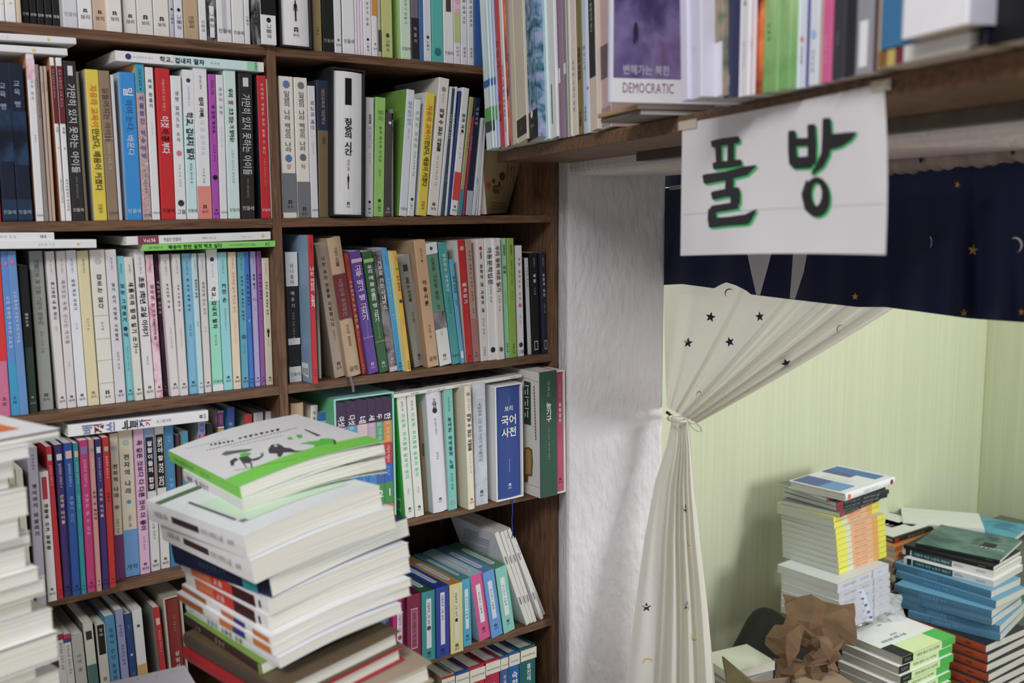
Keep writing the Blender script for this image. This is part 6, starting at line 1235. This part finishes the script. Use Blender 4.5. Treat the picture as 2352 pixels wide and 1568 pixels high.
pb2 = crumple('plastic_bag', ((1950, 1345, 2.46), (2070, 1370, 2.48), (2085, 1450, 2.44), (1950, 1450, 2.42)), 'crinkled clear plastic bag between the piles behind the low pile', pl, 'bag', 2.2, 12, .007, 31, .0004, .03)
b = MB(); ps = [CAM+ray(x, y)*(2.375) for x, y in ((1965, 1354), (1984, 1352), (1996, 1385), (2006, 1425), (1990, 1428), (1978, 1390))]
b.add([tuple(p) for p in ps], [(0, 1, 2, 5), (5, 2, 3, 4)], mat('c4ccdc', .25)); 
for i, (x, y) in enumerate(((1972, 1364), (1978, 1378), (1986, 1392), (1992, 1408), (1997, 1420))):
    q = CAM+ray(x, y)*2.373; b.add([tuple(q+np.array(v)) for v in ((0, 0, 0), (.006, -.003, 0), (.007, -.003, .006), (.001, 0, .005))], [(0, 1, 2, 3)], mat('4c5c90'))
b.build('glare_strip', pb2)  # white glare on the plastic put in as a pale strip, with blue dots
# dark bag: a slumped sack
me = bpy.data.meshes.new('dark_bag'); bm = bmesh.new(); bmesh.ops.create_icosphere(bm, subdivisions=4, radius=1)
q = CAM+ray(1766, 1528)*2.40; rr = random.Random(3)
for v in bm.verts:
    k_ = 1+.06*math.sin(5*v.co.x+2*v.co.z)+.05*math.sin(7*v.co.y+3*v.co.x); v.co = Vector((v.co.x*.095*k_, v.co.y*.09*k_, v.co.z*.135*k_ if v.co.z > 0 else max(v.co.z, -.75)*.19))
bm.to_mesh(me); bm.free(); me.shade_smooth(); me.materials.append(mottle('sack_cloth', ['1c1e18', '2a2c24'], 20, 4, (1, 1, 1), .7, 1., .3))
o = link(bpy.data.objects.new('dark_bag', me)); o.location = (q[0], q[1], FZ+.142); tag(o, 'slumped blackish bag at the foot of the green wall', 'bag')
# open carton
oc = bpy.data.objects.new('open_carton', None); link(oc); tag(oc, 'open cardboard carton with raised flaps at the bottom of the photo', 'box')
cb = mottle('corrugated_board', ['8c7560', '9a826a'], 20, 3, (1, 1, 1), .85, 1.05)
A_ = CAM+ray(1724, 1566)*2.02; B_ = CAM+ray(1818, 1552)*2.04; ed = B_-A_; ed[2] = 0; L_ = np.linalg.norm(ed); ed /= L_; pr_ = np.array([ed[1], -ed[0], 0]); z1 = (A_[2]+B_[2])/2; Lx = .26
A_[2] = z1
def wallp(p, q, z0, za, zb, nm, m=cb):
    n_ = np.cross(q-p, np.array([0, 0, 1.])); n_ = n_/np.linalg.norm(n_)*.003
    b = MB(); v = [(p[0], p[1], z0), (q[0], q[1], z0), (q[0], q[1], zb), (p[0], p[1], za)]; b.add(v+[tuple(np.array(t)+n_) for t in v], [(0, 1, 2, 3), (7, 6, 5, 4), (0, 4, 5, 1), (1, 5, 6, 2), (2, 6, 7, 3), (3, 7, 4, 0)], m); b.build(nm, oc)
P4 = [A_, A_+ed*L_, A_+ed*L_+pr_*Lx, A_+pr_*Lx]
for i in range(4): wallp(P4[i], P4[(i+1) % 4], FZ+.001, z1, z1, 'side_panel')
def flap(pts, nm='flap', m=cb):
    v = [np.array(p) for p in pts]; n_ = np.cross(v[1]-v[0], v[2]-v[0]); n_ = n_/np.linalg.norm(n_)*.003
    b = MB(); k_ = len(v); b.add([tuple(p) for p in v]+[tuple(p+n_) for p in v], [tuple(range(k_)), tuple(range(2*k_-1, k_-1, -1))]+[(i, k_+i, k_+(i+1) % k_, (i+1) % k_) for i in range(k_)], m); b.build(nm, oc)
flap([P4[1]+np.array([0, 0, .001]), CAM+ray(1881, 1517)*2.10, CAM+ray(1966, 1572)*1.98, P4[2]+np.array([0, 0, .001])])
flap([P4[0]+np.array([0, 0, .001]), CAM+ray(1658, 1508)*2.0, CAM+ray(1672, 1590)*1.93, P4[3]+np.array([0, 0, .001])], m=mottle('olive_board', ['5c5434', '6c643c'], 20, 3, (1, 1, 1), .85, 1.))
# pale wrapping beside the carton and a lilac slip
q = CAM+ray(1672, 1545)*2.2
soft_book(frame((q[0], q[1], q[2]-.02), up, (.98, -.2, 0), (.2, .98, 0)), .02, .10, .13, 'c4c8b4', None, 'pale open leaflet lying beside the curtain foot', '', None)
q2 = q; b = MB(); b.box((q[0]-.01, q[1]-.02, FZ), (q[0]+.13, q[1]+.09, q[2]-.0215), mat('8c8c84')); tag(b.build('storage_box', bevel=.003), 'greyish low box under the pale leaflet', 'box')
q = CAM+ray(1797, 1546)*2.13; b = MB(); b.add([tuple(q+np.array(v)) for v in ((-.02, 0, -.012), (.016, -.01, -.014), (.018, -.01, .014), (-.014, 0, .018), (-.02, .004, -.012), (.016, -.006, -.014), (.018, -.006, .014), (-.014, .004, .018))], [(0, 1, 2, 3), (7, 6, 5, 4), (0, 4, 5, 1), (1, 5, 6, 2), (2, 6, 7, 3), (3, 7, 4, 0)], mat('a880b0')); tag(b.build('paper_slip'), 'small lilac paper slip among the kraft paper', 'paper')
